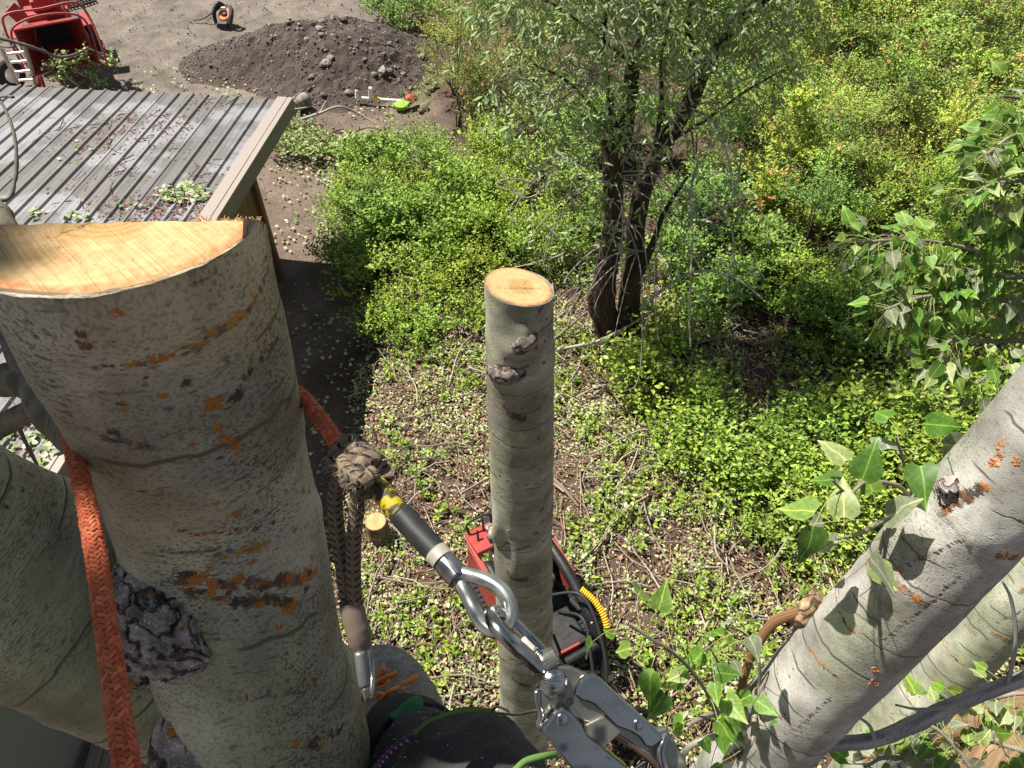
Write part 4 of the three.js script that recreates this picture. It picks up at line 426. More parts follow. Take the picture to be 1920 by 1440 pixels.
  // hanging dead shoots
  for (const [pts, rd] of [[[[1.821,0.8748,-7.9196], [2.1904,1.3894,-7.8908], [2.4803,1.6888,-7.774], [2.7831,1.8476,-7.5029], [2.9606,1.8852,-7.247], [3.0952,1.9045,-6.9711]], .022], [[[2.3049,3.0569,-8.2375], [2.2062,2.791,-7.9452], [2.2259,2.4807,-7.6043], [2.2062,2.0818,-7.1659], [2.2102,1.6591,-6.8499], [2.2301,1.4351,-6.6037]], .016], [[[2.4366,2.791,-7.9452], [2.6577,2.5845,-7.5698], [2.6736,2.4273,-7.2484], [2.577,2.1671,-6.9625]], .014], [[[1.9907,1.3246,-7.9681], [1.9714,1.0454,-7.5128], [2.0079,0.8489,-7.2968]], .012], [[[2.7702,3.2077,-8.1061], [2.738,3.0343,-7.9155], [2.6382,2.7599,-7.7625], [2.3708,2.5472,-7.6773]], .014], [[[1.4316,2.1453,-8.4243], [1.5945,2.0846,-8.2091], [1.6654,1.9654,-8.078]], .014], [[[2.0787,4.0349,-8.718], [2.3665,4.1722,-8.7202], [2.7087,4.2286,-8.6337], [2.9814,4.3953,-8.6683], [3.247,4.547,-8.6864]], .018], [[[0.2577,2.9692,-7.844], [0,3.1234,-7.7163], [-0.1868,3.1369,-7.5825], [0.189,2.9666,-7.5439]], .01], [[[0.6013,4.1342,-8.2327], [0.4753,4.0403,-7.9809], [0.2971,3.8404,-7.7612]], .014], [[[0.9127,4.0677,-8.3083], [0.6013,4.033,-8.1216], [0.2971,4.0203,-7.959]], .014], [[[-0.189,3.2294,-7.8327], [0.1274,2.918,-7.639], [0.3822,2.9823,-7.7097], [0.5097,3.1109,-7.8511]], .009], [[[0.4037,2.406,-7.8193], [0.6872,2.0558,-7.7316], [0.3436,1.9633,-7.6299], [-0.0694,1.8303,-7.6324]], .012]]) obj('dead_shoot', limb(pts, [rd, rd * 0.6], { nu: 6, nv: 40, amp: 0.2, fr: 12 }), mGreyStick, willow);
}
{ const r = rng(717); for (let k = 0; k < 34; k++) { const a = V(pick(r, [[1.3188,2.5929,-8.6191], [1.6063,1.9299,-8.4848], [1.8425,2.5854,-8.7594], [2.2205,3.4023,-8.9142], [1.3601,3.0788,-8.7073], [1.7495,1.5604,-8.3759]])), d = sph(r); d.y = 0.25 * d.y - 0.1; d.z = Math.abs(d.z) * 0.8; d.normalize(); const l = 0.7 + 1.1 * r(), b = a.clone().addScaledVector(d, l * 0.5).add(V(0, 0.2 * r(), 0)), c = a.clone().addScaledVector(d, l).add(V(0, -0.25 - 0.5 * r(), 0)); obj('dead_twig', limb([a.toArray(), b.toArray(), c.toArray(), c.clone().add(V((r() - 0.5) * 0.3, -0.2, (r() - 0.5) * 0.3)).toArray()], [0.011, 0.004], { nu: 5, nv: 20, amp: 0.2, fr: 12 }), mGreyStick, willow); } }
// --- fallen branches round the willow's foot and on the cleared ground
{
  const stick = (label, pts, r0, m = mGreyStick, extra = []) => { const t = thing('fallen_branch', label, 'branch', pts[0].slice(), 'fallen branches'); obj('branch', limb(pts, [r0, r0 * 0.5], { nu: 7, nv: 36, amp: 0.18, fr: 14 }), m, t); for (const [q, rr] of extra) obj('side_twig', limb(q, [rr, rr * 0.5], { nu: 5, nv: 18, amp: 0.2, fr: 14 }), m, t); };
  stick('long grey dead branch lying in front of the willow trunk', [[0.6743,0.15,-7.8401], [1.2661,0.25,-7.9078], [1.7431,0.4,-8.0938], [1.9952,0.6,-8.1087]], .03, mGreyStick, [[[[1.1915,0.22,-7.9384], [1.5826,0.25,-7.9078], [2.0299,0.3,-8.0612]], .014], [[[1.0318,0.2,-7.9022], [1.1459,0.1,-7.7227], [1.2163,0.05,-7.5522]], .012]]);
  stick('curved brown stick rising beside the willow burl', [[0.6475,0.1,-8.1186], [0.883,0.3,-8.2003], [1.1142,0.5,-8.2771]], .03, mStick, [[[[0.8417,0.3,-8.1769], [0.8839,0.4,-8.3279], [0.9434,0.6,-8.463]], .014]]);
  stick('bowed pale stick between the pole and the lime green shrubs', [[0.9028,0.1,-6.9342], [1.2039,0.2,-7.0466], [1.6662,0.2,-7.1487]], .012, mGreyStick, [[[[1.357,0.2,-7.0771], [1.5276,0.1,-6.7855], [1.7551,0.05,-6.443]], .01]]);
  stick('thick brown stick pointing away from the right side of the pole', [[0.4843,0.06,-5.6347], [0.6782,0.08,-5.3729], [0.8364,0.05,-5.1531]], .03, mStick);
  stick('thin reddish stick leaning across litter right of the pole', [[0.5379,0.08,-6.8026], [0.7994,0.1,-6.4024], [1.0366,0.06,-6.1133]], .012, mStick);
  stick('slim pale sapling stick arching over the low green plants', [[2.415,0.3,-4.7295], [2.3588,0.35,-4.3102], [2.592,0.2,-4.0877], [2.7233,0.05,-3.552]], .012, mGreyStick, [[[[3.1835,0.5,-4.4655], [2.8904,0.4,-4.1473], [2.592,0.2,-4.0877]], .008]]);
  stick('grey forked stick on the litter left of the pole', [[-1.0969,0.04,-5.482], [-1.3301,0.06,-5.8051], [-1.5606,0.05,-5.9872]], .014, mGreyStick);
  stick('bent thin twig on litter below the sleeve', [[-1.6587,0.04,-4.0038], [-1.4786,0.1,-4.1065], [-1.2432,0.05,-4.1663]], .01, mGreyStick);
  // cut brush by the shed's far corner
  stick('bare arched limb lying across bare earth behind the shed', [[-4.5135,0.1,-14.7401], [-3.9834,0.35,-14.5607], [-3.591,0.45,-14.6383], [-3.2508,0.25,-14.751], [-2.8118,0.05,-14.609]], .035, mGreyStick, [[[[-3.9834,0.35,-14.5607], [-3.8577,0.5,-14.7679], [-3.9005,0.1,-14.5171]], .018], [[[-4.4493,0.1,-14.4072], [-3.8186,0.2,-14.0746], [-3.2895,0.05,-14.0239]], .022], [[[-3.5427,0.1,-14.2983], [-3.0509,0.1,-13.9357], [-2.5705,0.1,-14.5171]], .018], [[[-4.7443,0.15,-15.103], [-4.2266,0.4,-14.7352], [-4.0051,0.6,-14.4587]], .014]]);
  stick('pale stripped limb beside the dirt pile and shed corner', [[-4.8559,0.1,-15.3168], [-4.5347,0.5,-14.9991], [-4.265,0.8,-14.6715]], .022, mGreyStick);
  const lg = thing('log_section', 'short mossy grey log lying off the far corner of the shed', 'log', [-4.6614,0,-15.7037]); obj('bark', limb([[-4.7272,0.16,-15.2005], [-4.4792,0.16,-15.5335]], [.17, .16], { nu: 24, nv: 12, amp: .08, fr: 5, tv: 0.6 }), mMid, lg);
  const st = thing('tree_stump', 'short round stump with pale sawn top left of the pole', 'stump', [-1.6771,0,-4.9138]); const sc = V([-1.6248,0.34,-4.7561]); obj('bark', limb([[sc.x, -0.05, sc.z], [sc.x, .34, sc.z]], [.15, .128], { nu: 28, nv: 8, amp: .06, fr: 6, tv: 0.7, cap: false }), std({ map: midMaps.map, bumpMap: midMaps.bumpMap, bumpScale: 0.006, color: lin(0.8, 0.62, 0.42) }), st);
  { const g = new THREE.CylinderGeometry(.126, .126, .012, 32); g.translate(sc.x, .342, sc.z); obj('sawn_top', g, mSawn(69, .4, .5, .5, .4), st); }
}
// --- low plants, torn leaves and twigs over the cleared ground
{
  const r = rng(303), A = [], Bq = [], C = [], T = [];
  const dens = (x, f) => sst(-0.3, 0.4, fb3(x * 0.9, f * 0.9, 31) + 0.5 * fb3(x * 2.3, f * 2.3, 33));
  const inVeg = (x, f) => x > yardEdge(f) + 0.25 + 0.3 * n3(x, f, 2);
  for (let k = 0; k < 84000; k++) { const f = 1.9 + Math.pow(r(), 0.9) * 8.6, x = -2.3 + r() * 9.2; if (!inVeg(x, f) || (x > 3.4 && f > 7)) continue; const g = dens(x, f), low = r(); const onSoil = 0.12 + 0.88 * g; if (r() > onSoil) continue; A.push([leafMatrix(V(x, 0.012 + 0.1 * g * r(), -f), V(r() - 0.5, 0.15 * (r() - 0.3), r() - 0.5), V((r() - 0.5) * 1.1, 1, (r() - 0.5) * 1.1), 0.022 + 0.045 * r() * r() + 0.014 * r(), 1), jit(r, pick(r, low < 0.7 ? PAL.pale : low < 0.86 ? PAL.brown : PAL.bright), 0.25)]); }
  tag(scatter('leaf_litter', LEAF.diamond, MLEAF, A), 'mat of torn pale green leaves over the cleared ground', 'leaf litter');
  for (let k = 0; k < 30000; k++) { const f = 1.9 + r() * 9, x = -2.2 + r() * 9; if (!inVeg(x, f)) continue; Bq.push([leafMatrix(V(x, 0.008 + 0.02 * r(), -f), V(r() - 0.5, 0, r() - 0.5), V((r() - 0.5) * 0.9, 1, (r() - 0.5) * 0.9), 0.025 + 0.04 * r(), 0.8), jit(r, pick(r, PAL.brown), 0.35)]); }
  tag(scatter('dry_litter', LEAF.diamond, MLEAF, Bq), 'dry brown leaf bits on the soil under the plants', 'leaf litter');
  for (let k = 0; k < 12000; k++) { const f = 2.6 + r() * 7.8, x = -1.9 + r() * 9; if (!inVeg(x, f) || dens(x + 2, f + 3) < 0.5 - 0.35 * sst(0, 2, x) + 0.3 * sst(4.5, 2.5, f)) continue; const q = V(x, 0.02, -f), n = 5 + Math.floor(r() * 6); shoot(C, r, q, V(r() - 0.5, 0.9, r() - 0.5).normalize(), n, 0.08 + 0.24 * r() * sst(1, 4, x + 2.5), 0.03 + 0.045 * r(), r() < 0.5 ? PAL.bright : r() < 0.5 ? PAL.mid : PAL.pale, 1.2); }
  tag(scatter('ground_plants', LEAF.ovate, MLEAF, C), 'low sprawling green plants among the torn leaves', 'ground cover');
  for (let k = 0; k < 3200; k++) { const f = 2.2 + r() * 8, x = -2 + r() * 6.5; if (!inVeg(x, f)) continue; const a = r() * 6.283; T.push([leafMatrix(V(x, 0.03 + 0.08 * r(), -f), V(Math.cos(a), 0.12 * (r() - 0.5), Math.sin(a)), V(0, 1, 0), 0.18 + 0.5 * r() * r(), 1), jit(r, pick(r, [[.3, .22, .16], [.36, .31, .25], [.22, .14, .1], [.4, .26, .14]]), 0.25)]); }
  const tw = new THREE.CylinderGeometry(0.011, 0.017, 1, 5, 4); { const P = tw.attributes.position; for (let i = 0; i < P.count; i++) { const y = P.getY(i) + 0.5; P.setXYZ(i, P.getX(i) + 0.07 * Math.sin(y * 4), y, P.getZ(i) + 0.04 * Math.sin(y * 7)); } tw.computeVertexNormals(); }
  for (let k = 0; k < 230; k++) { const f = 2.4 + r() * 7.5, x = -1.8 + r() * 5.5; if (!inVeg(x, f)) continue; const a = r() * 6.283; T.push([leafMatrix(V(x, 0.04 + 0.1 * r(), -f), V(Math.cos(a), 0.1 * (r() - 0.4), Math.sin(a)), V(0, 1, 0), 0.5 + 0.7 * r(), 0.8), jit(r, pick(r, [[.42, .36, .28], [.36, .29, .22], [.5, .44, .36]]), 0.2)]); }
  tag(scatter('fine_twigs', tw, std({}), T), 'thin broken twigs scattered through the leaf litter', 'twigs');
  // leafy heap of brush beyond the shed corner, and stray leaves over the yard
  const hp = thing('brush_heap', 'low heap of cut leafy twigs beside the shed corner', 'brush heap', [-4.2133,0,-13.6333]), H = [];
  for (const [p, R, n] of [[[-4.385,0.15,-13.8475], .5, 100], [[-3.8309,0.12,-13.4288], .5, 110], [[-4.4162,0.12,-13.4288], .35, 50], [[-3.5391,0.08,-13.5576], .25, 30], [[-4.852,0.1,-14.7401], .3, 30]]) for (let k = 0; k < n; k++) { const a = r() * 6.283, d = R * Math.sqrt(r()); shoot(H, r, V(p).add(V(Math.cos(a) * d * 1.3, 0.15 * r(), Math.sin(a) * d * 0.8)), V(r() - 0.5, 0.25, r() - 0.5).normalize(), 7, 0.25, 0.06, PAL.pale.concat(PAL.mid), 0.8); }
  scatter('foliage', LEAF.delta, MLEAF, H, hp);
  const Y = []; for (const [p, R, n] of [[[-4.2254,0,-13.1351], .6, 60], [[-3.1974,0,-13.3317], .5, 90], [[-3.3213,0,-12.7522], .5, 90], [[-4.2479,0,-12.2022], .5, 20], [[-3.7878,0,-10.8643], .5, 30], [[-2.9437,0,-13.839], .5, 60], [[-2.9997,0,-15.1569], .5, 30], [[-3.1116,0,-9.1492], .7, 40], [[-2.7582,0,-8.0472], .7, 60], [[-2.4147,0,-6.8714], .6, 60], [[-8.1275,0,-16.7696], .8, 30], [[-6.548,0,-16.3784], .8, 25], [[-2.5981,0,-11.1825], .4, 60], [[-3.4642,0,-11.1825], .6, 20], [[-2.8047,0,-5.7626], .8, 40]]) for (let k = 0; k < n; k++) { const a = r() * 6.283, d = R * Math.sqrt(r()); Y.push([leafMatrix(V(p).add(V(Math.cos(a) * d, 0.02 + 0.02 * r(), Math.sin(a) * d)), V(r() - 0.5, 0.1, r() - 0.5), V((r() - 0.5) * 0.8, 1, (r() - 0.5) * 0.8), 0.045 + 0.03 * r(), 1), jit(r, pick(r, PAL.pale), 0.25)]); }
  tag(scatter('yard_leaves', LEAF.delta, MLEAF, Y), 'stray torn leaves lying on the bare earth beside the shed', 'leaves');
}

// ---------- poplar shoots near the camera: every leaf a piece of its own ----------
const leafVein = makeMaps(128, 128, (u, v) => { const x = Math.abs(u - 0.5), mid = sst(0.03, 0.008, x), sv = sst(0.12, 0.03, Math.abs(((v - x * 0.9) * 6) % 1 - 0.5) ) * 0.5, n = tf(u, v, 8, 8, 131, 3), d = tn(u, v, 40, 40, 133); const k = 0.85 + 0.3 * (n - 0.5) + 0.35 * mid + 0.12 * sv + (d > 0.93 ? 0.5 : 0); return [200 * k + 30 * mid, 205 * k, 190 * k, 0.4 + 0.3 * sv - 0.4 * mid]; });
const MPOP = [[.13, .27, .035], [.18, .33, .045], [.1, .2, .03], [.24, .36, .07], [.34, .4, .16]].map((c) => new THREE.MeshPhysicalMaterial({ map: leafVein.map, bumpMap: leafVein.bumpMap, bumpScale: 0.0012, color: lin(...c.map((x) => x * 1.9)), roughness: 0.5, transmission: 0.3, thickness: 0, side: THREE.DoubleSide, specularIntensity: 0.7 }));
MPOP.push(new THREE.MeshPhysicalMaterial({ map: leafVein.map, color: lin(.5, .55, .36), roughness: 0.75, transmission: 0.3, thickness: 0, side: THREE.DoubleSide }));
const mPet = std({ color: lin(.32, .36, .12) }), mTwigG = std({ color: lin(.4, .36, .27), map: scuffTwig() });
function scuffTwig() { const m = makeMaps(64, 128, (u, v) => { const a = tf(u, v, 6, 10, 141, 3); const k = 190 + 110 * (a - 0.5); return [k, k, k, a]; }); return m.map; }
// deltoid leaf with a toothed wavy edge
function popLeaf(seed) { const g = leafGeo('delta'), P = g.attributes.position; for (let i = 0; i < P.count; i++) { const x = P.getX(i), y = P.getY(i); P.setZ(i, P.getZ(i) + 0.13 * n3(x * 2.6 + seed * 5, y * 2.6, seed) + 0.06 * Math.sin(y * 9 + seed) * Math.abs(x)); P.setX(i, x * (0.95 + 0.1 * n3(y * 8, seed, x))); } g.computeVertexNormals(); return g; }
const POP = [1, 2, 3, 4, 5, 6].map(popLeaf);
// one leaf: q where its base is, d its length direction, nrm its face
function addLeaf(parent, q, d, nrm, size, mat, v, from) {
  const o = new THREE.Mesh(POP[v % 6], mat); o.name = 'leaf'; o.castShadow = o.receiveShadow = true; const off = offsetOf(parent), M = leafMatrix(q, d, nrm, size); M.setPosition(q.clone().sub(off)); M.decompose(o.position, o.quaternion, o.scale); parent.add(o); return o;
}
function leafyTwig(tree, pts, r0, leaves, seed, o = {}) {
  const { size = 0.07, from = 0.15, hang = 0.35, pal = [0, 0, 1, 1, 2, 3, 4], m = mTwigG, face = 1.1 } = o, r = rng(seed), g = limb(pts, [r0, r0 * 0.45], { nu: 8, nv: 50, amp: 0.16, fr: 40 }), b = obj('branch', g, m, tree), c = new THREE.CatmullRomCurve3(pts.map((p) => V(p))), pet = [];
  for (let k = 0; k < leaves; k++) { const t = lerp(from, 1, (k + 0.6 * r()) / leaves), p = c.getPoint(Math.min(1, t)), d = c.getTangent(Math.min(1, t)), s = sph(r); s.addScaledVector(d, -s.dot(d)).normalize(); const L = 0.045 + 0.05 * r(), mid = p.clone().addScaledVector(s, L * 0.5).addScaledVector(d, L * 0.4), q = p.clone().addScaledVector(s, L).addScaledVector(d, L * 0.55).add(V(0, -0.25 * L, 0)); pet.push(limb([p.toArray(), mid.toArray(), q.toArray()], [0.0011, 0.0008], { nu: 4, nv: 6 })); const dir = q.clone().sub(mid).normalize().add(V(0, -hang * (0.4 + r()), 0)).add(sph(r).multiplyScalar(0.35)), nm = V(-0.25, face, 0.25).add(sph(r).multiplyScalar(0.75)); addLeaf(b, q, dir, nm, size * (0.65 + 0.55 * r()), r() < 0.12 ? MPOP[5] : MPOP[pick(r, pal)], Math.floor(r() * 6)); }
  if (pet.length) obj('petioles', merge(pet), mPet, b).userData.kind = 'stuff';
  return b;
}
// shoots of the leaning stem
leafyTwig(rtTree, [[0.8639,6.6145,-0.8844], [0.803,6.6426,-0.8559], [0.7399,6.6817,-0.8097], [0.6689,6.7197,-0.7623], [0.62,6.7513,-0.7377]], .007, 9, 501, { size: .075, pal: [3, 4, 5, 4], from: .35 });
leafyTwig(rtTree, [[0.872,6.6301,-0.9016], [0.8361,6.6663,-0.9116], [0.7817,6.7071,-0.8971], [0.7087,6.7569,-0.8626], [0.6539,6.7843,-0.8185], [0.6099,6.8266,-0.8204]], .006, 5, 502, { size: .07, pal: [4, 2, 3], from: .2 });
leafyTwig(rtTree, [[0.8755,6.6379,-0.9102], [0.8475,6.6856,-0.9328], [0.8256,6.7324,-0.9546], [0.7989,6.7789,-0.9611]], .005, 5, 503, { size: .085, pal: [2, 0, 1], from: .3 });
leafyTwig(rtTree, [[0.7015,5.9523,-0.7213], [0.6142,5.9988,-0.6981], [0.5114,6.0525,-0.6531], [0.4252,6.1137,-0.6015]], .013, 5, 504, { size: .065, pal: [1, 1, 0], m: std({ color: lin(.24, .2, .16) }) });
leafyTwig(rtTree, [[0.6872,5.9234,-0.6895], [0.6142,5.9471,-0.6413], [0.4979,6.0072,-0.6034], [0.4234,6.0489,-0.56], [0.4059,6.0356,-0.5157]], .012, 5, 505, { size: .065, pal: [1, 3, 0], m: std({ color: lin(.42, .4, .3) }) });
leafyTwig(rtTree, [[0.6188,6.0272,-0.655], [0.5986,6.0435,-0.5986], [0.5605,6.0617,-0.5443], [0.5351,6.0489,-0.5006]], .008, 3, 506, { size: .06, pal: [1, 0] });
leafyTwig(rtTree, [[0.5236,6.0272,-0.655], [0.4639,6.1744,-0.6682], [0.4134,6.2588,-0.6867], [0.3529,6.3372,-0.6986], [0.3067,6.373,-0.7082], [0.2614,6.4123,-0.7217]], .006, 14, 507, { size: .062, pal: [1, 0, 1, 2, 3], from: .05 });
leafyTwig(rtTree, [[0.5291,6.0157,-0.6721], [0.5165,6.1326,-0.6966], [0.4961,6.2177,-0.7159], [0.4661,6.2785,-0.7233]], .005, 8, 508, { size: .06, pal: [1, 0, 4, 3] });
leafyTwig(rtTree, [[0.6421,5.9941,-0.6929], [0.6324,6.0913,-0.7255], [0.6092,6.1861,-0.7553], [0.5669,6.2611,-0.7635], [0.5165,6.3125,-0.7605]], .005, 7, 509, { size: .06, pal: [1, 0, 3] });
obj('vine', limb([[0.7559,6.3506,-0.8025], [0.6958,6.2975,-0.8035], [0.6484,6.2542,-0.8005], [0.6191,6.1942,-0.7791], [0.6052,6.1187,-0.7556], [0.6002,6.0222,-0.7239], [0.6013,5.9234,-0.6895]], [.008, .012, .013, .012, .011, .01, .008], { nu: 16, nv: 60, amp: .15, fr: 18 }), std({ map: woodMaps.map, bumpMap: woodMaps.bumpMap, bumpScale: .003, color: lin(.6, .42, .27) }), rtTree);
// paler stem behind, carrying the leafy boughs at the right edge
const palePop = thing('pale_poplar', 'smooth pale poplar stem behind the leaning one, boughs with glossy leaves', 'tree', [0.6, 0, -0.7]);
const mPale = std({ map: rtMaps.map, bumpMap: rtMaps.bumpMap, bumpScale: .002, color: lin(.96, 1, .86) });
obj('trunk', limb([[2.35, 8.6, -2.2], [1.8039,6.0974,-1.2522], [1.6822,5.6631,-1.1465], [1.5945,5.2374,-1.05], [1.4603,4.7839,-0.9231], [1.4173,4.2874,-0.8232], [0.75, 2.2, -0.85], [0.6, 0, -0.7]], [.08, .095, .1, .105, .11, .12, .14, .17], { ref: [-.3, .6, .5], nu: 48, nv: 160, amp: .03, fr: 6, tv: 1 }), mPale, palePop);
{
  let s = 600; const bough = (pts, n, size, pal = [0, 1, 2, 3, 4, 1]) => leafyTwig(palePop, pts, .01, Math.round(n * 1.9), s++, { size: size * 0.9, pal, from: .1 });
  bough([[2.1646,6.2111,-2.0459], [1.8611,6.3525,-2.0527], [1.5748,6.452,-2.0134], [1.3329,6.5066,-1.9991], [1.0995,6.5313,-1.952]], 60, .062); bough([[1.8984,6.34,-2.0389], [1.6793,6.3596,-1.9862], [1.4853,6.4159,-1.9737], [1.2627,6.4594,-1.9472]], 46, .062);
  bough([[2.0286,6.2273,-1.915], [1.7888,6.2982,-1.9187], [1.5748,6.3436,-1.8943], [1.3679,6.3827,-1.8629], [1.2026,6.3868,-1.7931]], 56, .062); bough([[2.0286,6.1521,-1.8324], [1.7888,6.2122,-1.8242], [1.5927,6.2473,-1.7884], [1.4381,6.2823,-1.7527], [1.403,6.2351,-1.7008]], 44, .064);
  bough([[1.9685,6.717,-2.3046], [1.7323,6.758,-2.2309], [1.588,6.7831,-2.1693], [1.4653,6.7753,-2.0715]], 34, .066); bough([[1.9291,6.6482,-2.1548], [1.7351,6.6758,-2.1108], [1.5745,6.6976,-2.0456], [1.4653,6.7088,-1.9985], [1.4159,6.6867,-1.9741]], 34, .066); bough([[1.9327,6.7772,-2.3708], [1.7641,6.8124,-2.3204], [1.6492,6.8435,-2.295], [1.5542,6.8684,-2.263]], 16, .064);
  bough([[1.9327,6.5122,-2.0796], [1.7538,6.5538,-2.051], [1.6149,6.5949,-2.0218], [1.5634,6.5602,-1.9837]], 28, .064); bough([[1.8611,6.1509,-1.6825], [1.7011,6.2115,-1.6748], [1.5937,6.2451,-1.6671], [1.4946,6.2249,-1.6152]], 24, .062);
  bough([[1.7781,5.6229,-0.8051], [1.597,5.6562,-0.8417], [1.4817,5.6451,-0.8295], [1.3665,5.6229,-0.8051]], 14, .075, [4, 3, 5, 1]); bough([[1.3701,5.5991,-0.6303], [1.3071,5.6521,-0.6886], [1.2598,5.6839,-0.7235], [1.1654,5.7157,-0.7585]], 16, .075, [3, 4, 1, 5]); bough([[1.5748,5.6309,-0.6653], [1.4646,5.6521,-0.6886], [1.3701,5.6733,-0.7119]], 12, .07, [3, 4, 1]); bough([[1.2598,5.5885,-0.6187], [1.1969,5.6203,-0.6536], [1.1024,5.6309,-0.6653], [1.0394,5.6097,-0.642]], 14, .07, [1, 3, 0]);
  obj('bough', limb([[1.8039,6.0974,-1.2522], [2.1296,6.175,-1.709], [2.1589,6.4152,-2.1215], [1.9685,6.717,-2.3046], [1.9148,6.8374,-2.437]], [.05, .04, .03, .02, .012], { nu: 12, nv: 40, amp: .1, fr: 12 }), mTwigG, palePop);
  for (const p of [[[2.1296,6.175,-1.709], [2.1005,6.1884,-1.902], [2.01,6.2398,-1.9288]], [[2.1589,6.4152,-2.1215], [2.0043,6.5604,-2.1326], [1.9291,6.6482,-2.1548]], [[2.1296,6.175,-1.709], [1.9843,6.1361,-1.696], [1.8611,6.1509,-1.6825]], [[2.1589,6.4152,-2.1215], [2.1678,6.2502,-2.0591], [2.126,6.2111,-2.0459]]]) obj('bough', limb(p, [.016, .01], { nu: 8, nv: 16 }), mTwigG, palePop);
}
const limbGrey = makeMaps(256, 256, (u, v) => { const a = tf(u, v, 12, 3, 161, 4), g = tn(u, v, 60, 30, 163); const k = 150 + 90 * (a - 0.5) - (g > 0.85 ? 50 : 0); return [k, k * 0.96, k * 0.92, a]; });
// long dead grey limb lying across in front of them, and the thick brown butt in the corner
{
  const t = thing('dead_limb', 'long bare grey limb slanting in front of the pale stem', 'branch', [0.7731,5.8733,-0.6345]), m = std({ map: limbGrey.map, bumpMap: limbGrey.bumpMap, bumpScale: .003 });
  obj('limb', limb([[0.7519,5.8442,-0.6322], [0.8504,5.8917,-0.625], [0.9681,5.9224,-0.629], [1.0888,5.9706,-0.6671], [1.2082,6.0184,-0.7048], [1.3194,6.0693,-0.7311], [1.4417,6.1187,-0.7556]], [.018, .02, .02, .021, .02, .018, .016], { nu: 14, nv: 70, amp: .12, fr: 16, tv: .2 }), m, t);
  for (const p of [[[1.2019,6.0286,-0.7011], [1.1152,6.0409,-0.6701], [1.0228,6.057,-0.6581], [0.9586,6.0849,-0.659]], [[1.2782,6.0573,-0.7178], [1.2514,6.2039,-0.7749], [1.2047,6.3218,-0.8302], [1.1722,6.3662,-0.8493]], [[0.9492,5.9321,-0.6248], [0.9256,5.9774,-0.6449], [0.8704,6.0272,-0.655]]]) obj('side_twig', limb(p, [.006, .003], { nu: 6, nv: 24, amp: .15, fr: 30 }), m, t);
  const b = thing('fallen_log', 'thick brown fallen log on the ground under the dead grey limb', 'log', [4.7541,0,-2.551]); obj('wood', limb([[3.8879,0.16,-2.439], [4.4977,0.19,-2.5313], [5.5775,0.2,-2.6681]], [.16, .2, .22], { nu: 28, nv: 40, amp: .12, fr: 4, tv: .8 }), std({ map: woodMaps.map, bumpMap: woodMaps.bumpMap, bumpScale: .01, color: lin(.7, .6, .5) }), b);
  const b2 = thing('log_butt', 'pale brown sawn log butt lying in front of the fallen log', 'log', [4.9988,0,-2.2466]); obj('wood', limb([[4.3215,0.26,-1.8045], [4.7832,0.28,-2.1918], [5.4036,0.28,-2.5123]], [.26, .3, .3], { nu: 32, nv: 30, amp: .08, fr: 4, tv: .9 }), std({ map: woodMaps.map, bumpMap: woodMaps.bumpMap, bumpScale: .008, color: lin(.75, .65, .52) }), b2);
}
// leafy top of the forked stem, unseen above left of the view, placed to shade the thick stem and rope
{
  const r = rng(808), L = []; for (let k = 0; k < 1250; k++) { const q = V(-2.82 - 1.4 * r(), 12.4 + (r() - .5) * .2, -2.35 + 1.35 * r()); q.x -= (q.y - 12.4) * .52; q.z -= (q.y - 12.4) * .28; shoot(L, r, q, V(-1, .3 * (r() - .5), r() - .5).normalize(), 8, .22, .085, PAL.bright, .9); }
  for (let k = 0; k < 420; k++) { const q = V(-2.55 - .45 * r(), 12.4 + (r() - .5) * .16, -1.57 + .45 * r()); if (q.z < -1.46 && q.x > -2.68) q.x -= .2; q.x -= (q.y - 12.4) * .52; q.z -= (q.y - 12.4) * .28; shoot(L, r, q, V(-1, .2 * (r() - .5), .9 * r()).normalize(), 8, .14, .075, PAL.bright, .9); }
  scatter('unseen_crown', LEAF.delta, MLEAF, L, bigTree);
  for (const p of [[[-2.95, 12.3, -1.45], [-3.3, 12.4, -1.8], [-4.2, 12.45, -2.2]], [[-2.95, 12.3, -1.4], [-3.4, 12.4, -1.4], [-4.2, 12.4, -1.2]]]) obj('unseen_crown_limb', limb(p, [.04, .015], { nu: 8, nv: 12 }), mTwigG, bigTree);
}

// ---------- climbing gear ----------
const mSteel = std({ color: lin(0.62, 0.63, 0.65), metalness: 1, roughness: 0.33 }), mSteelDull = std({ color: lin(0.52, 0.52, 0.47), metalness: 0.85, roughness: 0.5 }), mSteelBlue = std({ color: lin(0.66, 0.69, 0.74), metalness: 1, roughness: 0.34 }), mAlu = std({ color: lin(0.72, 0.75, 0.77), metalness: 0.9, roughness: 0.42 }), mBlack = std({ color: lin(0.018, 0.018, 0.02), roughness: 0.6 });
const scuff = makeMaps(256, 256, (u, v) => { const a = tf(u, v, 6, 6, 91, 4), s = tn(u, v, 8, 120, 93), d = tn(u, v, 120, 120, 95); const k = 200 + 110 * (a - 0.5) + 60 * (s - 0.5) - (d > 0.86 ? 90 : 0) + (tn(u, v, 3, 200, 97) > 0.9 ? 45 : 0); return [k, k * 0.99, k * 0.96, 0.5 + 0.3 * (a - 0.5)]; });
for (const m of [mSteel, mSteelDull, mSteelBlue, mAlu]) { m.map = scuff.map; m.bumpMap = scuff.bumpMap; m.bumpScale = 0.0005; m.roughnessMap = scuff.map; m.roughness *= 1.45; }
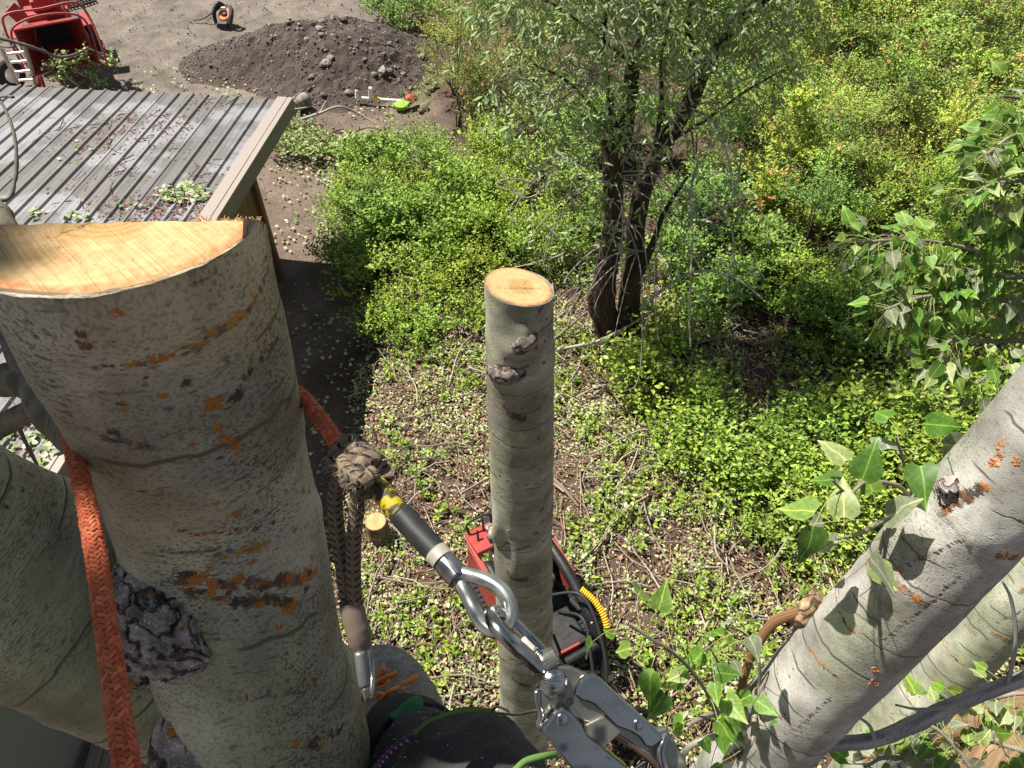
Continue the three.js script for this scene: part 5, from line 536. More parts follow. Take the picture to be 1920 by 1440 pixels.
const braid = (base, dark, seed) => makeMaps(128, 128, (u, v) => { const c = Math.floor(u * 4), x = (u * 4) % 1, slant = c % 2 ? x : 1 - x, t = (v * 3 + slant * 0.5) % 1, n = tf(u, v, 16, 16, seed, 3), dk = sst(0.3, 0.2, Math.abs(t - 0.5) * 2) * sst(0.45, 0.3, Math.abs(x - 0.5)), h = Math.sin(t * Math.PI); return [...[0, 1, 2].map((i) => lerp(base[i], dark[i], dk) * (0.75 + 0.5 * n)), 0.3 + 0.5 * h]; });
const fibre = new THREE.CylinderGeometry(0.12, 0.5, 1, 4).translate(0, 0.5, 0);
// fuzz standing off a path
function fuzz(parent, pts, rad, n, len, cols, seed, name = 'fuzz') { const c = new THREE.CatmullRomCurve3(pts.map((p) => V(p)), false, 'centripetal'), r = rng(seed), L = []; for (let k = 0; k < n; k++) { const t = r(), p = c.getPoint(t), d = c.getTangent(t), q = sph(r); q.addScaledVector(d, -q.dot(d)).normalize(); const l = len * (0.4 + r()); const m = leafMatrix(p.addScaledVector(q, rad * 0.9), q.clone().addScaledVector(d, (r() - 0.5) * 1.6).add(sph(r).multiplyScalar(0.3)), sph(r), l, 0.1); L.push([m.multiply(new THREE.Matrix4().makeScale(1, 1, 0.1)), jit(r, pick(r, cols), 0.3)]); } return scatter(name, fibre, std({ roughness: 1 }), L, parent); }
const lanyard = thing('rope_lanyard', 'fuzzy orange rope lanyard passing round the thick stem to a steel eye', 'rope', [-0.35, 7.45, -0.35]);
const ropePts = [[-0.2019,7.5613,-0.1048], [-0.2138,7.5563,-0.1246], [-0.2282,7.5514,-0.1489], [-0.2557,7.5482,-0.2019], [-0.2918,7.5402,-0.2674], [-0.3355,7.5207,-0.3351], [-0.3678,7.4998,-0.3789], [-0.4175,7.4397,-0.4541], [-0.3837,7.3987,-0.5278], [-0.3015,7.4001,-0.5443], [-0.2213,7.4454,-0.4974], [-0.1714,7.4873,-0.4247], [-0.1364,7.5152,-0.3662], [-0.1158,7.5279,-0.34]];
{
  const mCore = std({ color: lin(0.4, 0.1, 0.05), roughness: 1 }); obj('rope', limb(ropePts, [0.0054], { nu: 10, nv: 220 }), mCore, lanyard);
  const c = new THREE.CatmullRomCurve3(ropePts.map((p) => V(p)), false, 'centripetal'), len = c.getLength(), rows = Math.floor(len / 0.0046), L = [], r = rng(66); let n = V(0, 1, 0);
  for (let j = 0; j < rows; j++) { const t = j / rows, p = c.getPointAt(t), d = c.getTangentAt(t); n.addScaledVector(d, -n.dot(d)).normalize(); const b = new THREE.Vector3().crossVectors(d, n); for (let i = 0; i < 12; i++) { const a = i * Math.PI / 6, q = n.clone().multiplyScalar(Math.cos(a)).addScaledVector(b, Math.sin(a)), tan = new THREE.Vector3().crossVectors(d, q), s = i % 2 ? 1 : -1; const dir = d.clone().addScaledVector(tan, 0.85 * s).add(sph(r).multiplyScalar(0.3)); L.push([leafMatrix(p.clone().addScaledVector(q, 0.0052 + 0.0006 * r()).addScaledVector(d, 0.0022 * (i % 2)), dir, q, 0.0038, 0.42), jit(r, pick(r, [[.52, .13, .055], [.45, .1, .045], [.58, .17, .08]]), 0.22)]); } }
  scatter('strands', new THREE.SphereGeometry(1, 8, 6).scale(1, 1, 0.42), std({ roughness: 1 }), L, lanyard);
  fuzz(lanyard, ropePts, 0.0058, 16000, 0.0026, [[.58, .17, .08], [.48, .12, .06]], 12);
  fuzz(lanyard, ropePts, 0.0062, 500, 0.0022, [[.75, .66, .5], [.6, .5, .36]], 13, 'sawdust');
  const yel = makeMaps(128, 256, (u, v) => { const a = tf(u, v, 6, 12, 97, 4); const k = sst(0.42, 0.62, a); return [lerp(54, 176, k), lerp(50, 156, k), lerp(30, 26, k), 0.5 + 0.3 * a]; });
  obj('yellow_sleeve', limb([[-0.1115,7.5254,-0.3358], [-0.0964,7.5241,-0.318], [-0.0815,7.5195,-0.3011]], [.0083, .0085, .0084], { nu: 20, nv: 16, amp: .04, fr: 90, tv: .05 }), std({ map: yel.map, bumpMap: yel.bumpMap, bumpScale: .0006, roughness: .6 }), lanyard);
  obj('black_sleeve', limb([[-0.0836,7.5239,-0.303], [-0.0666,7.5201,-0.2853], [-0.0508,7.5176,-0.2692]], [.0092, .0094, .0088], { nu: 20, nv: 16, amp: .03, fr: 60 }), std({ map: scuff.map, color: lin(.03, .032, .036), roughness: .55 }), lanyard);
  obj('clear_collar', limb([[-0.0547,7.5197,-0.2723], [-0.0465,7.5199,-0.2628]], [.0093, .0088], { nu: 20, nv: 6 }), std({ color: lin(.3, .28, .22), roughness: .45 }), lanyard);
  obj('ferrule', limb([[-0.0496,7.521,-0.2656], [-0.0432,7.52,-0.2586], [-0.0368,7.5191,-0.2516]], [.0086, .0088, .0086], { nu: 28, nv: 8 }), mSteel, lanyard);
  obj('thimble', limb([[-0.0415,7.5208,-0.2565], [-0.0291,7.5236,-0.2521], [-0.017,7.5266,-0.2465], [-0.0066,7.5265,-0.2389], [-0.0015,7.5239,-0.2301], [-0.0011,7.5194,-0.2222], [-0.0051,7.5151,-0.2174], [-0.0131,7.5122,-0.2172], [-0.0212,7.5123,-0.2232], [-0.0277,7.5149,-0.2336], [-0.0344,7.5178,-0.2457], [-0.0392,7.5193,-0.2548]], [.0048, .0052, .0054, .0055, .0054, .0052, .0052, .0054, .0055, .0053, .005, .0048], { nu: 18, nv: 110 }), mAlu, lanyard);
}
// friction hitch of worn brown cord, with its leg, sheath and karabiner
const hitch = thing('friction_hitch', 'worn brown speckled cord hitched round the rope, hanging to a small carabiner', 'knot', [-0.16, 7.55, -0.3]);
{
  const bm = braid([116, 101, 84], [26, 22, 20], 7), mCord = std({ map: bm.map, bumpMap: bm.bumpMap, bumpScale: .0012, roughness: 1 }), c0 = V([-0.1374,7.5198,-0.3638]), c1 = V([-0.1065,7.5271,-0.3301]), ax = c1.clone().sub(c0), L = ax.length(); ax.normalize(); const e1 = new THREE.Vector3().crossVectors(ax, V(0, 1, 0)).normalize(), e2 = new THREE.Vector3().crossVectors(ax, e1), F = [];
  for (let k = 0; k < 4; k++) { const p = []; for (let a = 0; a <= 14; a++) { const t = a / 14 * 6.5, R = .0125 + .001 * Math.sin(k * 2 + t), s = (k + .1 + a / 14 * .85) / 4 * L; p.push(c0.clone().addScaledVector(ax, s).addScaledVector(e1, R * Math.cos(t + k)).addScaledVector(e2, R * Math.sin(t + k)).toArray()); } F.push(p); obj('coil', limb(p, [.0072], { nu: 14, nv: 60, amp: .12, fr: 120, tv: .022 }), mCord, hitch); }
  for (const [p, q] of [[[[-0.1316,7.5302,-0.3425], [-0.1414,7.4997,-0.3343], [-0.1423,7.4636,-0.3169], [-0.1394,7.4309,-0.2958], [-0.1358,7.4054,-0.2797]], .0062], [[[-0.1175,7.5276,-0.3278], [-0.1223,7.4997,-0.3194], [-0.1284,7.4648,-0.3063], [-0.1301,7.4335,-0.2897], [-0.1304,7.4086,-0.2772]], .0062], [[[-0.134,7.5307,-0.3534], [-0.1218,7.5429,-0.3268], [-0.11,7.543,-0.3195], [-0.1048,7.5388,-0.3297]], .006]]) { obj('cord', limb(p, [q], { nu: 14, nv: 60, amp: .1, fr: 110, tv: .02 }), mCord, hitch); F.push(p); }
  F.forEach((p, i) => fuzz(hitch, p, .0064, 260, .005, [[.22, .17, .12], [.3, .25, .2], [.12, .09, .07]], 40 + i)); F.slice(0, 4).forEach((p, i) => fuzz(hitch, p, .008, 26, .0045, [[.75, .72, .68], [.55, .5, .45]], 60 + i, 'sawdust'));
  obj('cord_sheath', limb([[-0.1349,7.4196,-0.2833], [-0.1305,7.4085,-0.2712], [-0.1273,7.3967,-0.2612], [-0.1269,7.3906,-0.2574]], [.0095, .0105, .0105, .009], { nu: 22, nv: 24, amp: .08, fr: 70 }), std({ color: lin(.15, .115, .085), roughness: .45 }), hitch);
  const K = obj('carabiner', limb([[-0.1265,7.4012,-0.2602], [-0.1274,7.3945,-0.2499], [-0.1253,7.3832,-0.2344], [-0.12,7.3746,-0.222], [-0.1184,7.365,-0.2263], [-0.1193,7.3611,-0.2428], [-0.1219,7.3709,-0.2596], [-0.1253,7.3851,-0.2662], [-0.1265,7.4012,-0.2602]], [.0022], { nu: 12, nv: 80, cap: false }), mSteelBlue, hitch);
  obj('gate_sleeve', limb([[-0.1255,7.3984,-0.2496], [-0.1233,7.3906,-0.2381], [-0.121,7.3819,-0.2271]], [.0046, .0048, .0046], { nu: 18, nv: 10 }), std({ color: lin(.22, .22, .21), metalness: .7, roughness: .5 }), K);
  obj('gate_nose', limb([[-0.1203,7.3829,-0.2267], [-0.1186,7.3759,-0.219]], [.0034, .0026], { nu: 12, nv: 4 }), mSteelDull, K);
}
// large double-action snap hook, flat body facing up
const hook = thing('snap_hook', 'large scuffed steel snap hook with domed swivel hanging from the rope eye', 'snap hook', [0.0573,7.4881,-0.1803]);
{
  const k = 0.5 / 1397, M = new THREE.Matrix4().compose(V([0.0573,7.4881,-0.1803]), new THREE.Quaternion().setFromEuler(new THREE.Euler(-0.8325, 0.12, 0)), V(1, 1, 1)), o = (l) => l.map(([a, b]) => [(a - 1120) * k, (1310 - b) * k]), q = (a, b, z = 0) => [(a - 1120) * k, (1310 - b) * k, z];
  const add = (n, g, m, p = hook) => { g.applyMatrix4(M); return obj(n, g, m, p); };
  add('body_plate', plate(o([[1003, 1285], [1018, 1264], [1041, 1244], [1066, 1248], [1100, 1264], [1150, 1310], [1162, 1345], [1128, 1352], [1092, 1342], [1076, 1334], [1062, 1336], [1022, 1352], [1008, 1346], [1011, 1325], [1006, 1305]]), .0035, .0012), mSteelDull);
  add('body_flange', limb([q(1004, 1284, .004), q(1006, 1308, .004), q(1012, 1328, .004), q(1007, 1346, .004), q(1020, 1360, .003), q(1038, 1380, .002)], [.0022], { nu: 10, nv: 40 }), mSteelBlue);
  add('hook_arm', plate(o([[1140, 1368], [1200, 1356], [1236, 1378], [1252, 1376], [1266, 1398], [1288, 1440], [1304, 1480], [1252, 1480], [1234, 1442], [1196, 1411], [1148, 1380]]), .0035, .0012).translate(0, 0, -.004), mSteelDull);
  add('hook_arm_rim', limb([q(1142, 1374, -.001), q(1170, 1388, -.001), q(1200, 1412, -.001), q(1236, 1444, -.001), q(1256, 1482, -.001)], [.0024], { nu: 10, nv: 30 }), std({ color: lin(.3, .2, .13), metalness: .9, roughness: .4 }));
  const gate = add('gate', plate(o([[1076, 1289], [1078, 1279], [1087, 1267], [1098, 1260], [1107, 1259], [1117, 1267], [1160, 1307], [1203, 1347], [1224, 1368], [1233, 1380], [1215, 1391], [1206, 1388], [1197, 1373], [1180, 1361], [1150, 1348], [1128, 1325], [1110, 1307], [1096, 1300], [1085, 1297]]), .003, .0016).translate(0, 0, .0055), mSteelBlue);
  add('locking_lever', plate(o([[1015, 1348], [1034, 1323], [1046, 1315], [1058, 1320], [1072, 1338], [1090, 1366], [1130, 1400], [1165, 1430], [1196, 1480], [1118, 1480], [1062, 1412], [1022, 1358]]), .006, .0018).translate(0, 0, .0045), mSteelBlue);
  for (let i = 0; i < 17; i++) add('grip_rib', rod(q(1036 + i * 5, 1374 + i * 6, .008), q(1026 + i * 5, 1388 + i * 6, .001), .00072, 6), mSteelDull);
  add('locking_block', plate(o([[1096, 1352], [1128, 1338], [1146, 1352], [1165, 1361], [1126, 1393], [1100, 1378]]), .005, .001).translate(0, 0, .001), mSteelDull);
  { const g = new THREE.SphereGeometry(27 * k, 32, 20); g.scale(1, 1, .75); g.translate(...q(1033, 1269, .006)); add('swivel_dome', g, mSteelBlue); }
  for (const [a, b, z, R] of [[1046, 1329, .013, 11.5], [1190, 1350, .0105, 10.5]]) { const g = new THREE.SphereGeometry(R * k, 24, 12); g.scale(1, 1, .35); g.translate(...q(a, b, z)); add('rivet', g, mSteelBlue); }
  add('stop_pin', limb([q(1018, 1327, .006), q(1029, 1314, .006)], [.0014], { nu: 8, nv: 4 }), mSteelDull);
  add('hook_nose', limb([q(1252, 1380, .004), q(1241, 1390, .007), q(1236, 1408, .008), q(1242, 1432, .008), q(1262, 1462, .006), q(1280, 1490, .004)], [.0026, .0031, .0033, .0033, .0032, .003], { nu: 16, nv: 40 }), mSteelBlue);
  const bow = add('swivel_bow', limb([q(1012, 1246, .003), q(975, 1208, .008), q(948, 1180, .012), q(932, 1164, .012), q(922, 1153, .004), q(924, 1147, -.008), q(940, 1154, -.012), q(965, 1172, -.012), q(1000, 1205, -.008), q(1028, 1234, -.003)], [.0052, .0052, .0051, .005, .0048, .0046, .0044, .0044, .0044, .0046], { nu: 20, nv: 90 }), mSteelBlue);
  add('bow_base', limb([q(994, 1252, -.001), q(1018, 1238, 0), q(1043, 1226, -.001)], [.006, .0085, .006], { nu: 20, nv: 14 }), mSteelDull, bow);
  add('locking_pin', limb([q(977, 1192, .002), q(999, 1214, .002)], [.0029, .0029], { nu: 16, nv: 4 }), std({ color: lin(.62, .6, .54), roughness: .5 }), bow);
  for (let i = 0; i < 5; i++) { const g = new THREE.TorusGeometry(.0026, .0009, 6, 14); g.applyQuaternion(new THREE.Quaternion().setFromUnitVectors(V(0, 0, 1), V(.7, -.7, 0))); g.translate(...q(1002 + i * 3.2, 1216 + i * 3.2, .002)); add('spring_coil', g, mSteel, bow); }
  add('neck_ring', limb([q(1000, 1281, .003), q(1018, 1262, .007), q(1041, 1243, .003)], [.0012], { nu: 8, nv: 16 }), mBlack);
  const font = await new FontLoader().loadAsync('fonts/droid/droid_sans_bold.typeface.json'), ink = std({ color: lin(.07, .07, .07), roughness: .9 });
  const txt = (s, a, b, z, size, rot, p) => { const g = new TextGeometry(s, { font, size: size * k, depth: .00012, curveSegments: 2 }); g.rotateZ(rot); g.translate(...q(a, b, z)); add('engraved_text', g, ink, p || hook); };
  txt('US PAT', 1118, 1283, .01015, 5.6, -.74, gate); txt('7444723', 1113, 1291, .01015, 5.6, -.74, gate); txt('ANSI Z359', 1108, 1299, .01015, 5.2, -.74, gate); txt('CE', 1150, 1319, .01015, 8, -.74, gate);
  txt('PETZL', 1064, 1320, .0049, 7, -.72); txt('SL', 1080, 1315, .0049, 7, -.72); txt('Strength 5000lbs', 1068, 1360, .0124, 7.4, -.7);
  for (const [a, b, z, R, p] of [[1065, 1307, .0049, 5.5, hook], [1160, 1322, .01015, 5.5, gate]]) { const g = new THREE.TorusGeometry(R * k, .7 * k, 4, 20); g.translate(...q(a, b, z)); add('engraved_mark', g, ink, p); txt('R', a - 2, b + 2.5, z, 5, 0, p); }
}
// ---------- the climber: legs and hips below the camera ----------
{
  const clo = makeMaps(512, 512, (u, v) => { const a = tf(u, v, 5, 5, 111, 4), w = tn(u, v, 250, 250, 113); const k = 52 + 34 * (a - 0.5) + 20 * (w - 0.5); return [k, k * 0.98, k * 1.02, 0.4 + 0.4 * a + 0.1 * w]; });
  const mCloth = new THREE.MeshPhysicalMaterial({ map: clo.map, bumpMap: clo.bumpMap, bumpScale: .006, roughness: .95, sheen: .5, sheenRoughness: .6, sheenColor: lin(.12, .12, .13) });
  const per = thing('person', 'climber in black trousers and grey boot with orange laces, braced against the thick stem', 'person', [-0.05, 6.6, -0.2]);
  const fold = (u, len, t) => .004 * Math.sin(len * 60 + 6 * u + 3 * n3(u * 4, len * 9, 1)) * Math.sin(u * 21) + .02 * n3(u * 4, len * 14, 3) + .012 * (0.5 - 2 * Math.abs(n3(u * 5 + len * 6, len * 16 - u * 3, 9))) + .005 * Math.abs(n3(u * 9 + 3, len * 26, 7));
  const body = obj('trousers', limb([[-0.1548,6.9188,-0.3274], [-0.119,6.9747,-0.2848], [-0.0739,7.0482,-0.2318], [-0.0402,7.1187,-0.1904], [0.0, 7.2, 0.0], [0.05, 7.2, 0.22], [0.05, 7.28, 0.34]], [.05, .06, .076, .088, .095, .115, .13], { ref: [0, 1, 0], nu: 56, nv: 130, tv: .35, tu: 2, warp: fold }), mCloth, per);
  obj('trousers_second_leg', limb([[0.16, 6.2, 0.05], [0.18, 6.5, 0.04], [0.2, 6.9, 0.03], [0.16, 7.12, 0.16], [0.07, 7.24, 0.3]], [.05, .06, .07, .085, .12], { ref: [0, 1, 0], nu: 40, nv: 80, tv: .35, tu: 2, warp: fold }), mCloth, per);
  obj('jacket', limb([[0.05, 7.22, 0.32], [0.04, 7.45, 0.42], [0.03, 7.75, 0.46], [0.02, 7.98, 0.42]], [.13, .15, .17, .1], { nu: 36, nv: 40, warp: fold }), mCloth, per);
  obj('cuff', limb([[-0.1585,6.9107,-0.3333], [-0.1347,6.9541,-0.3067], [-0.1197,6.9779,-0.2883]], [.055, .063, .065], { ref: [0, 1, 0], nu: 48, nv: 20, warp: (u, l) => .002 * Math.sin(l * 900) }), std({ color: lin(.03, .03, .032), roughness: 1 }), per);
  const mesh = makeMaps(256, 256, (u, v) => { const g = Math.sin(u * 6.283 * 40) * Math.sin(v * 6.283 * 40), n = tf(u, v, 10, 10, 121, 3), d = tn(u, v, 200, 200, 122); const k = 128 + 40 * g + 60 * (n - .5) + (d > .82 ? 80 : 0); return [k, k * .97, k * .93, .5 + .3 * g]; });
  const mBoot = std({ map: mesh.map, bumpMap: mesh.bumpMap, bumpScale: .002, roughness: .95 });
  const boot = obj('boot', limb([[-0.1253,6.9366,-0.3172], [-0.1532,6.8864,-0.3661], [-0.1748,6.8576,-0.4087], [-0.1976,6.8336,-0.4417], [-0.2215,6.8148,-0.4657], [-0.2336,6.8084,-0.4734]], [.05, .056, .054, .05, .038, .014], { ref: [0, 1, 0], nu: 40, nv: 60, amp: .05, fr: 18, tv: .1, tu: 3 }), mBoot, per);
  obj('tongue', limb([[-0.1351,6.9409,-0.3517], [-0.1578,6.9188,-0.3868], [-0.1693,6.9006,-0.4039]], [.028, .026, .016], { nu: 20, nv: 20, tv: .05, tu: 2 }), std({ map: mesh.map, bumpMap: mesh.bumpMap, bumpScale: .002, color: lin(1, 0.97, 0.9) }), boot);
  const mLace = std({ color: lin(.72, .23, .045), roughness: .9 });
  for (const p of [[[-0.1955,6.9149,-0.4048], [-0.1799,6.9301,-0.4066], [-0.1647,6.9292,-0.4131]], [[-0.1915,6.9137,-0.3961], [-0.176,6.928,-0.3969], [-0.1624,6.93,-0.3991]], [[-0.1691,6.9351,-0.3824], [-0.1534,6.9482,-0.3894], [-0.1344,6.9412,-0.4039]], [[-0.1926,6.9111,-0.4154], [-0.188,6.9173,-0.4223], [-0.1873,6.9144,-0.4266]], [[-0.1816,6.9242,-0.363], [-0.1704,6.9378,-0.3705], [-0.1489,6.9543,-0.3813]], [[-0.1869,6.9211,-0.3596], [-0.1755,6.9345,-0.3595], [-0.167,6.9394,-0.3678]], [[-0.1799,6.9444,-0.3704], [-0.1673,6.9574,-0.3773], [-0.1548,6.9452,-0.3861], [-0.1445,6.9504,-0.3769]], [[-0.1894,6.93,-0.3842], [-0.1719,6.9423,-0.3755], [-0.1534,6.9424,-0.3682]], [[-0.1755,6.9375,-0.3627], [-0.1592,6.9458,-0.3571], [-0.1453,6.9569,-0.3618]], [[-0.1823,6.9241,-0.4074], [-0.1639,6.9361,-0.3909], [-0.1496,6.9391,-0.3868]]]) obj('lace', limb(p, [.0034], { nu: 8, nv: 14, amp: .2, fr: 120 }), mLace, boot);
  obj('green_patch', limb([[-0.1377,7.0298,-0.3081], [-0.1272,7.0314,-0.3248], [-0.1203,7.0213,-0.3434]], [.018, .016, .006], { ref: [0, 1, .4], nu: 24, nv: 24, amp: .25, fr: 50 }), std({ color: lin(.008, .13, .045), roughness: .85 }), per);
  const pipeGreen = std({ color: lin(.1, .2, .04), roughness: .8 });
  const rib = (p, n, R, m, nm) => { const c = new THREE.CatmullRomCurve3(p.map((a) => V(a))), l = []; for (let i = 0; i < n; i++) { const q = c.getPoint(i / n), g = new THREE.SphereGeometry(R, 8, 6); g.scale(1, 1, .8); g.translate(q.x, q.y, q.z); l.push(g); } return obj(nm, merge(l), m, per); };
  rib([[-0.1077,7.1532,-0.258], [-0.0905,7.1736,-0.2657], [-0.0638,7.196,-0.268], [-0.0411,7.209,-0.2674], [-0.0205,7.219,-0.2635]], 60, .0024, pipeGreen, 'zip_cord');
  obj('zip_cord', limb([[0.0022,7.3246,-0.179], [0.0113,7.3192,-0.1878], [0.0275,7.3114,-0.1942], [0.0425,7.2909,-0.2013]], [.003], { nu: 8, nv: 20 }), pipeGreen, per);
  const pc = makeMaps(64, 128, (u, v) => { const t = (v * 4 + u) % 1, o = t > .62 && ((u * 3) % 1) > .4; return o ? [206, 120, 60, .6] : [58, 34, 96, .4]; });
  obj('accessory_cord', limb([[-0.143,7.1882,-0.2073], [-0.1367,7.1664,-0.228], [-0.1244,7.1561,-0.2464], [-0.107,7.1585,-0.2564]], [.0032], { nu: 10, nv: 40, tv: .03 }), std({ map: pc.map, roughness: .9 }), per);
  obj('wire_clip', limb([[-0.0205,7.219,-0.2635], [-0.0132,7.2366,-0.2606], [-0.0026,7.2434,-0.2532], [-0.0105,7.2413,-0.2509], [-0.0187,7.2279,-0.2584], [0,7.2732,-0.2413], [0.0172,7.3787,-0.2088], [0.0197,7.4517,-0.185]], [.0012], { nu: 6, nv: 60 }), mSteel, per);
  const r = rng(90);
  const cand = [body, boot]; const list = []; for (const m of cand) { const P = m.geometry.attributes.position, N = m.geometry.attributes.normal; for (let i = 0; i < (m === boot ? 2600 : 3200); i++) { const j = Math.floor(r() * P.count); if (N.getY(j) < 0.25) continue; const p = V(P.getX(j), P.getY(j), P.getZ(j)).add(per.position).add(V((r() - .5) * .01, 0.0008, (r() - .5) * .01)); list.push([leafMatrix(p, sph(r), V(N.getX(j), N.getY(j), N.getZ(j)), .001 + .003 * r() * r(), .7), jit(r, [.66, .58, .44], .25)]); } }
  scatter('sawdust', LEAF.diamond, std({ side: THREE.DoubleSide }), list, per);
}

// ---------- tools and machines ----------
const redMaps = makeMaps(256, 256, (u, v) => { const a = tf(u, v, 5, 5, 151, 4), d = tn(u, v, 60, 60, 153), s = tn(u, v, 120, 6, 155); const k = 1 + 0.3 * (a - 0.5) + 0.1 * (s - 0.5); return d > 0.93 ? [120, 96, 84, 0.4] : [212 * k, 205 * k, 200 * k, 0.5]; });
const mRed = std({ map: redMaps.map, color: lin(.5, .065, .055), roughness: .5 }), mRedDull = std({ map: redMaps.map, color: lin(.5, .06, .05), roughness: .6 }), mRubber = std({ color: lin(.022, .022, .023), roughness: .9 }), mDarkMetal = std({ map: scuff.map, color: lin(.05, .05, .052), metalness: .5, roughness: .55 }), mBright = std({ color: lin(.8, .81, .82), metalness: .6, roughness: .35 }), mWhite = std({ color: lin(.75, .75, .74), roughness: .5 }), mOrange = std({ color: lin(.75, .13, .03), roughness: .5 }), mYel = std({ color: lin(.85, .48, .02), roughness: .5 }), mLime = std({ color: lin(.28, .62, .03), roughness: .5 });
const put = (t) => (n, g, m, p = t) => obj(n, g, m, p, true);
// --- tracked mini loader with a log grapple, standing by the foot of the pole
{
  const t = thing('mini_loader', 'small red and black tracked loader with yellow wrapped hose behind the slim pole', 'loader', [0.26, 0, -3.6]); t.rotation.y = 0.49; const a = put(t);
  for (const s of [-1, 1]) { const sh = new THREE.Shape(); sh.moveTo(-.62, .0); sh.lineTo(.5, .0); sh.absarc(.5, .19, .19, -Math.PI / 2, Math.PI / 2); sh.lineTo(-.55, .38); sh.absarc(-.55, .19, .19, Math.PI / 2, Math.PI * 1.5); const g = new THREE.ExtrudeGeometry(sh, { depth: .2, bevelEnabled: true, bevelSize: .01, bevelThickness: .01, bevelSegments: 1 }); g.rotateY(-Math.PI / 2); g.translate(s * .38 + .1, .02, 0); const tr = a('track', g, mRubber); for (let k = 0; k < 18; k++) a('track_lug', bx(.21, .03, .03, s * .38, .41, -.56 + k * .064), mRubber, tr); for (let k = 0; k < 3; k++) { const w = new THREE.CylinderGeometry(.1, .1, .23, 20); w.rotateZ(Math.PI / 2); w.translate(s * .38, .2, -.35 + k * .36); a('track_wheel', w, mRedDull, tr); } }
  a('chassis', bx(.52, .4, 1.25, 0, .45, 0, 0, 0, 0, .02), mDarkMetal);
  a('side_panel', bx(.03, .55, 1.1, -.43, .72, -.2, .06, 0, 0, .01), mRed); a('side_panel', bx(.03, .5, .7, .43, .7, -.35, .06, 0, 0, .01), mRed); a('side_rail', bx(.06, .05, 1.2, -.41, 1.01, -.2, .1, 0, 0, .01), mRed); a('front_panel', bx(.5, .3, .03, -.1, .55, .62, 0, 0, 0, .01), mRed);
  const cp = a('control_panel', bx(.84, .06, .34, 0, 1.1, -.68, -.25, 0, 0, .015), mRed);
  for (let k = 0; k < 7; k++) a('control_lever', rod([-.34 + k * .11, 1.12, -.66 - (k % 2) * .1], [-.34 + k * .11 + .02, 1.24, -.72 - (k % 2) * .1], .013, 8), mBlack, cp);
  a('handle_loop', limb([[-.38, 1.1, -.8], [-.38, 1.24, -.84], [-.12, 1.24, -.84], [-.12, 1.1, -.8]], [.013], { nu: 8, nv: 40 }), mBlack, cp); a('handle_loop', limb([[.12, 1.1, -.8], [.12, 1.24, -.84], [.38, 1.24, -.84], [.38, 1.1, -.8]], [.013], { nu: 8, nv: 40 }), mBlack, cp); a('warning_label', bx(.1, .004, .05, -.05, 1.128, -.56, -.25), mYel, cp);
  a('hood', bx(.46, .3, .6, -.02, .9, -.28, .08, 0, 0, .03), std({ map: scuff.map, color: lin(.12, .125, .13), roughness: .4 })); a('hood_edge', bx(.02, .31, .6, -.26, .9, -.28, .08, 0, 0, .004), mBright); a('yellow_tag', bx(.05, .01, .09, -.33, .86, -.05, .2, .3, 0), mYel);
  { const g = new THREE.CylinderGeometry(.26, .26, .09, 28); g.translate(.16, .62, -.98); const w = a('spare_tyre', g, mRubber); const g2 = new THREE.CylinderGeometry(.14, .14, .1, 20); g2.translate(.16, .62, -.98); a('rim', g2, mBright, w); }
  for (const s of [-1, 1]) { a('lift_arm', limb([[s * .34, 1.0, -.45], [s * .35, .98, .0], [s * .35, .8, .5], [s * .33, .42, .82], [s * .3, .3, .95]], [.055, .06, .058, .055, .05], { nu: 8, nv: 24 }), mDarkMetal); a('lift_ram', rod([s * .3, .5, -.2], [s * .33, .8, .45], .03, 12), mBlack); a('ram_rod', rod([s * .33, .8, .45], [s * .33, .82, .55], .016, 10), mBright); }
  a('cross_tube', rod([-.36, .62, .7], [.36, .62, .7], .05, 14), mDarkMetal); a('mount_plate', bx(.62, .42, .06, 0, .36, 1.0, .15, 0, 0, .01), mDarkMetal);
  const gr = a('grapple', limb([[0, .4, 1.02], [.02, .5, 1.25], [.02, .42, 1.45]], [.09, .1, .08], { nu: 12, nv: 16 }), mDarkMetal);
  for (const s of [-1, 1]) for (const d of [0, .16, .3]) a('grapple_tine', limb([[s * .06, .4, 1.3 + d * .5], [s * .32, .5, 1.38 + d], [s * .46, .3, 1.42 + d], [s * .3, .08, 1.44 + d], [s * .12, .05, 1.45 + d]], [.03, .032, .03, .026, .014], { nu: 8, nv: 30 }), mDarkMetal, gr);
  a('grapple_ram', rod([-.3, .55, 1.35], [.3, .55, 1.35], .035, 12), mBlack, gr); a('red_cap', bx(.05, .05, .05, .12, .6, 1.3, 0, .4, 0, .01), mRed, gr); a('red_cap', bx(.06, .03, .1, -.2, .8, .62, .5, 0, 0, .01), mRed);
  for (const [p, m] of [[[[.1, .85, .3], [.2, 1.05, .55], [.1, .85, .9], [0, .55, 1.2]], mBlack], [[[-.1, .85, .3], [-.2, 1.0, .6], [-.12, .75, 1.0], [-.1, .5, 1.3]], mBlack], [[[.05, .9, .1], [.3, 1.1, .35], [.28, .9, .8], [.1, .5, 1.25]], mBlack]]) a('hydraulic_hose', limb(p, [.016], { nu: 8, nv: 40 }), m);
  const c = new THREE.CatmullRomCurve3([V(.34, 1.1, .3), V(.4, 1.06, .45), V(.42, .98, .6), V(.4, .86, .74)]), l = []; for (let k = 0; k < 22; k++) { const p = c.getPoint(k / 21), d = c.getTangent(k / 21), g = new THREE.TorusGeometry(.024, .011, 7, 14); g.applyQuaternion(new THREE.Quaternion().setFromUnitVectors(V(0, 0, 1), d.add(V(.1, .12, 0)).normalize())); g.translate(p.x, p.y, p.z); l.push(g); } a('hose_wrap', merge(l), mYel);
}
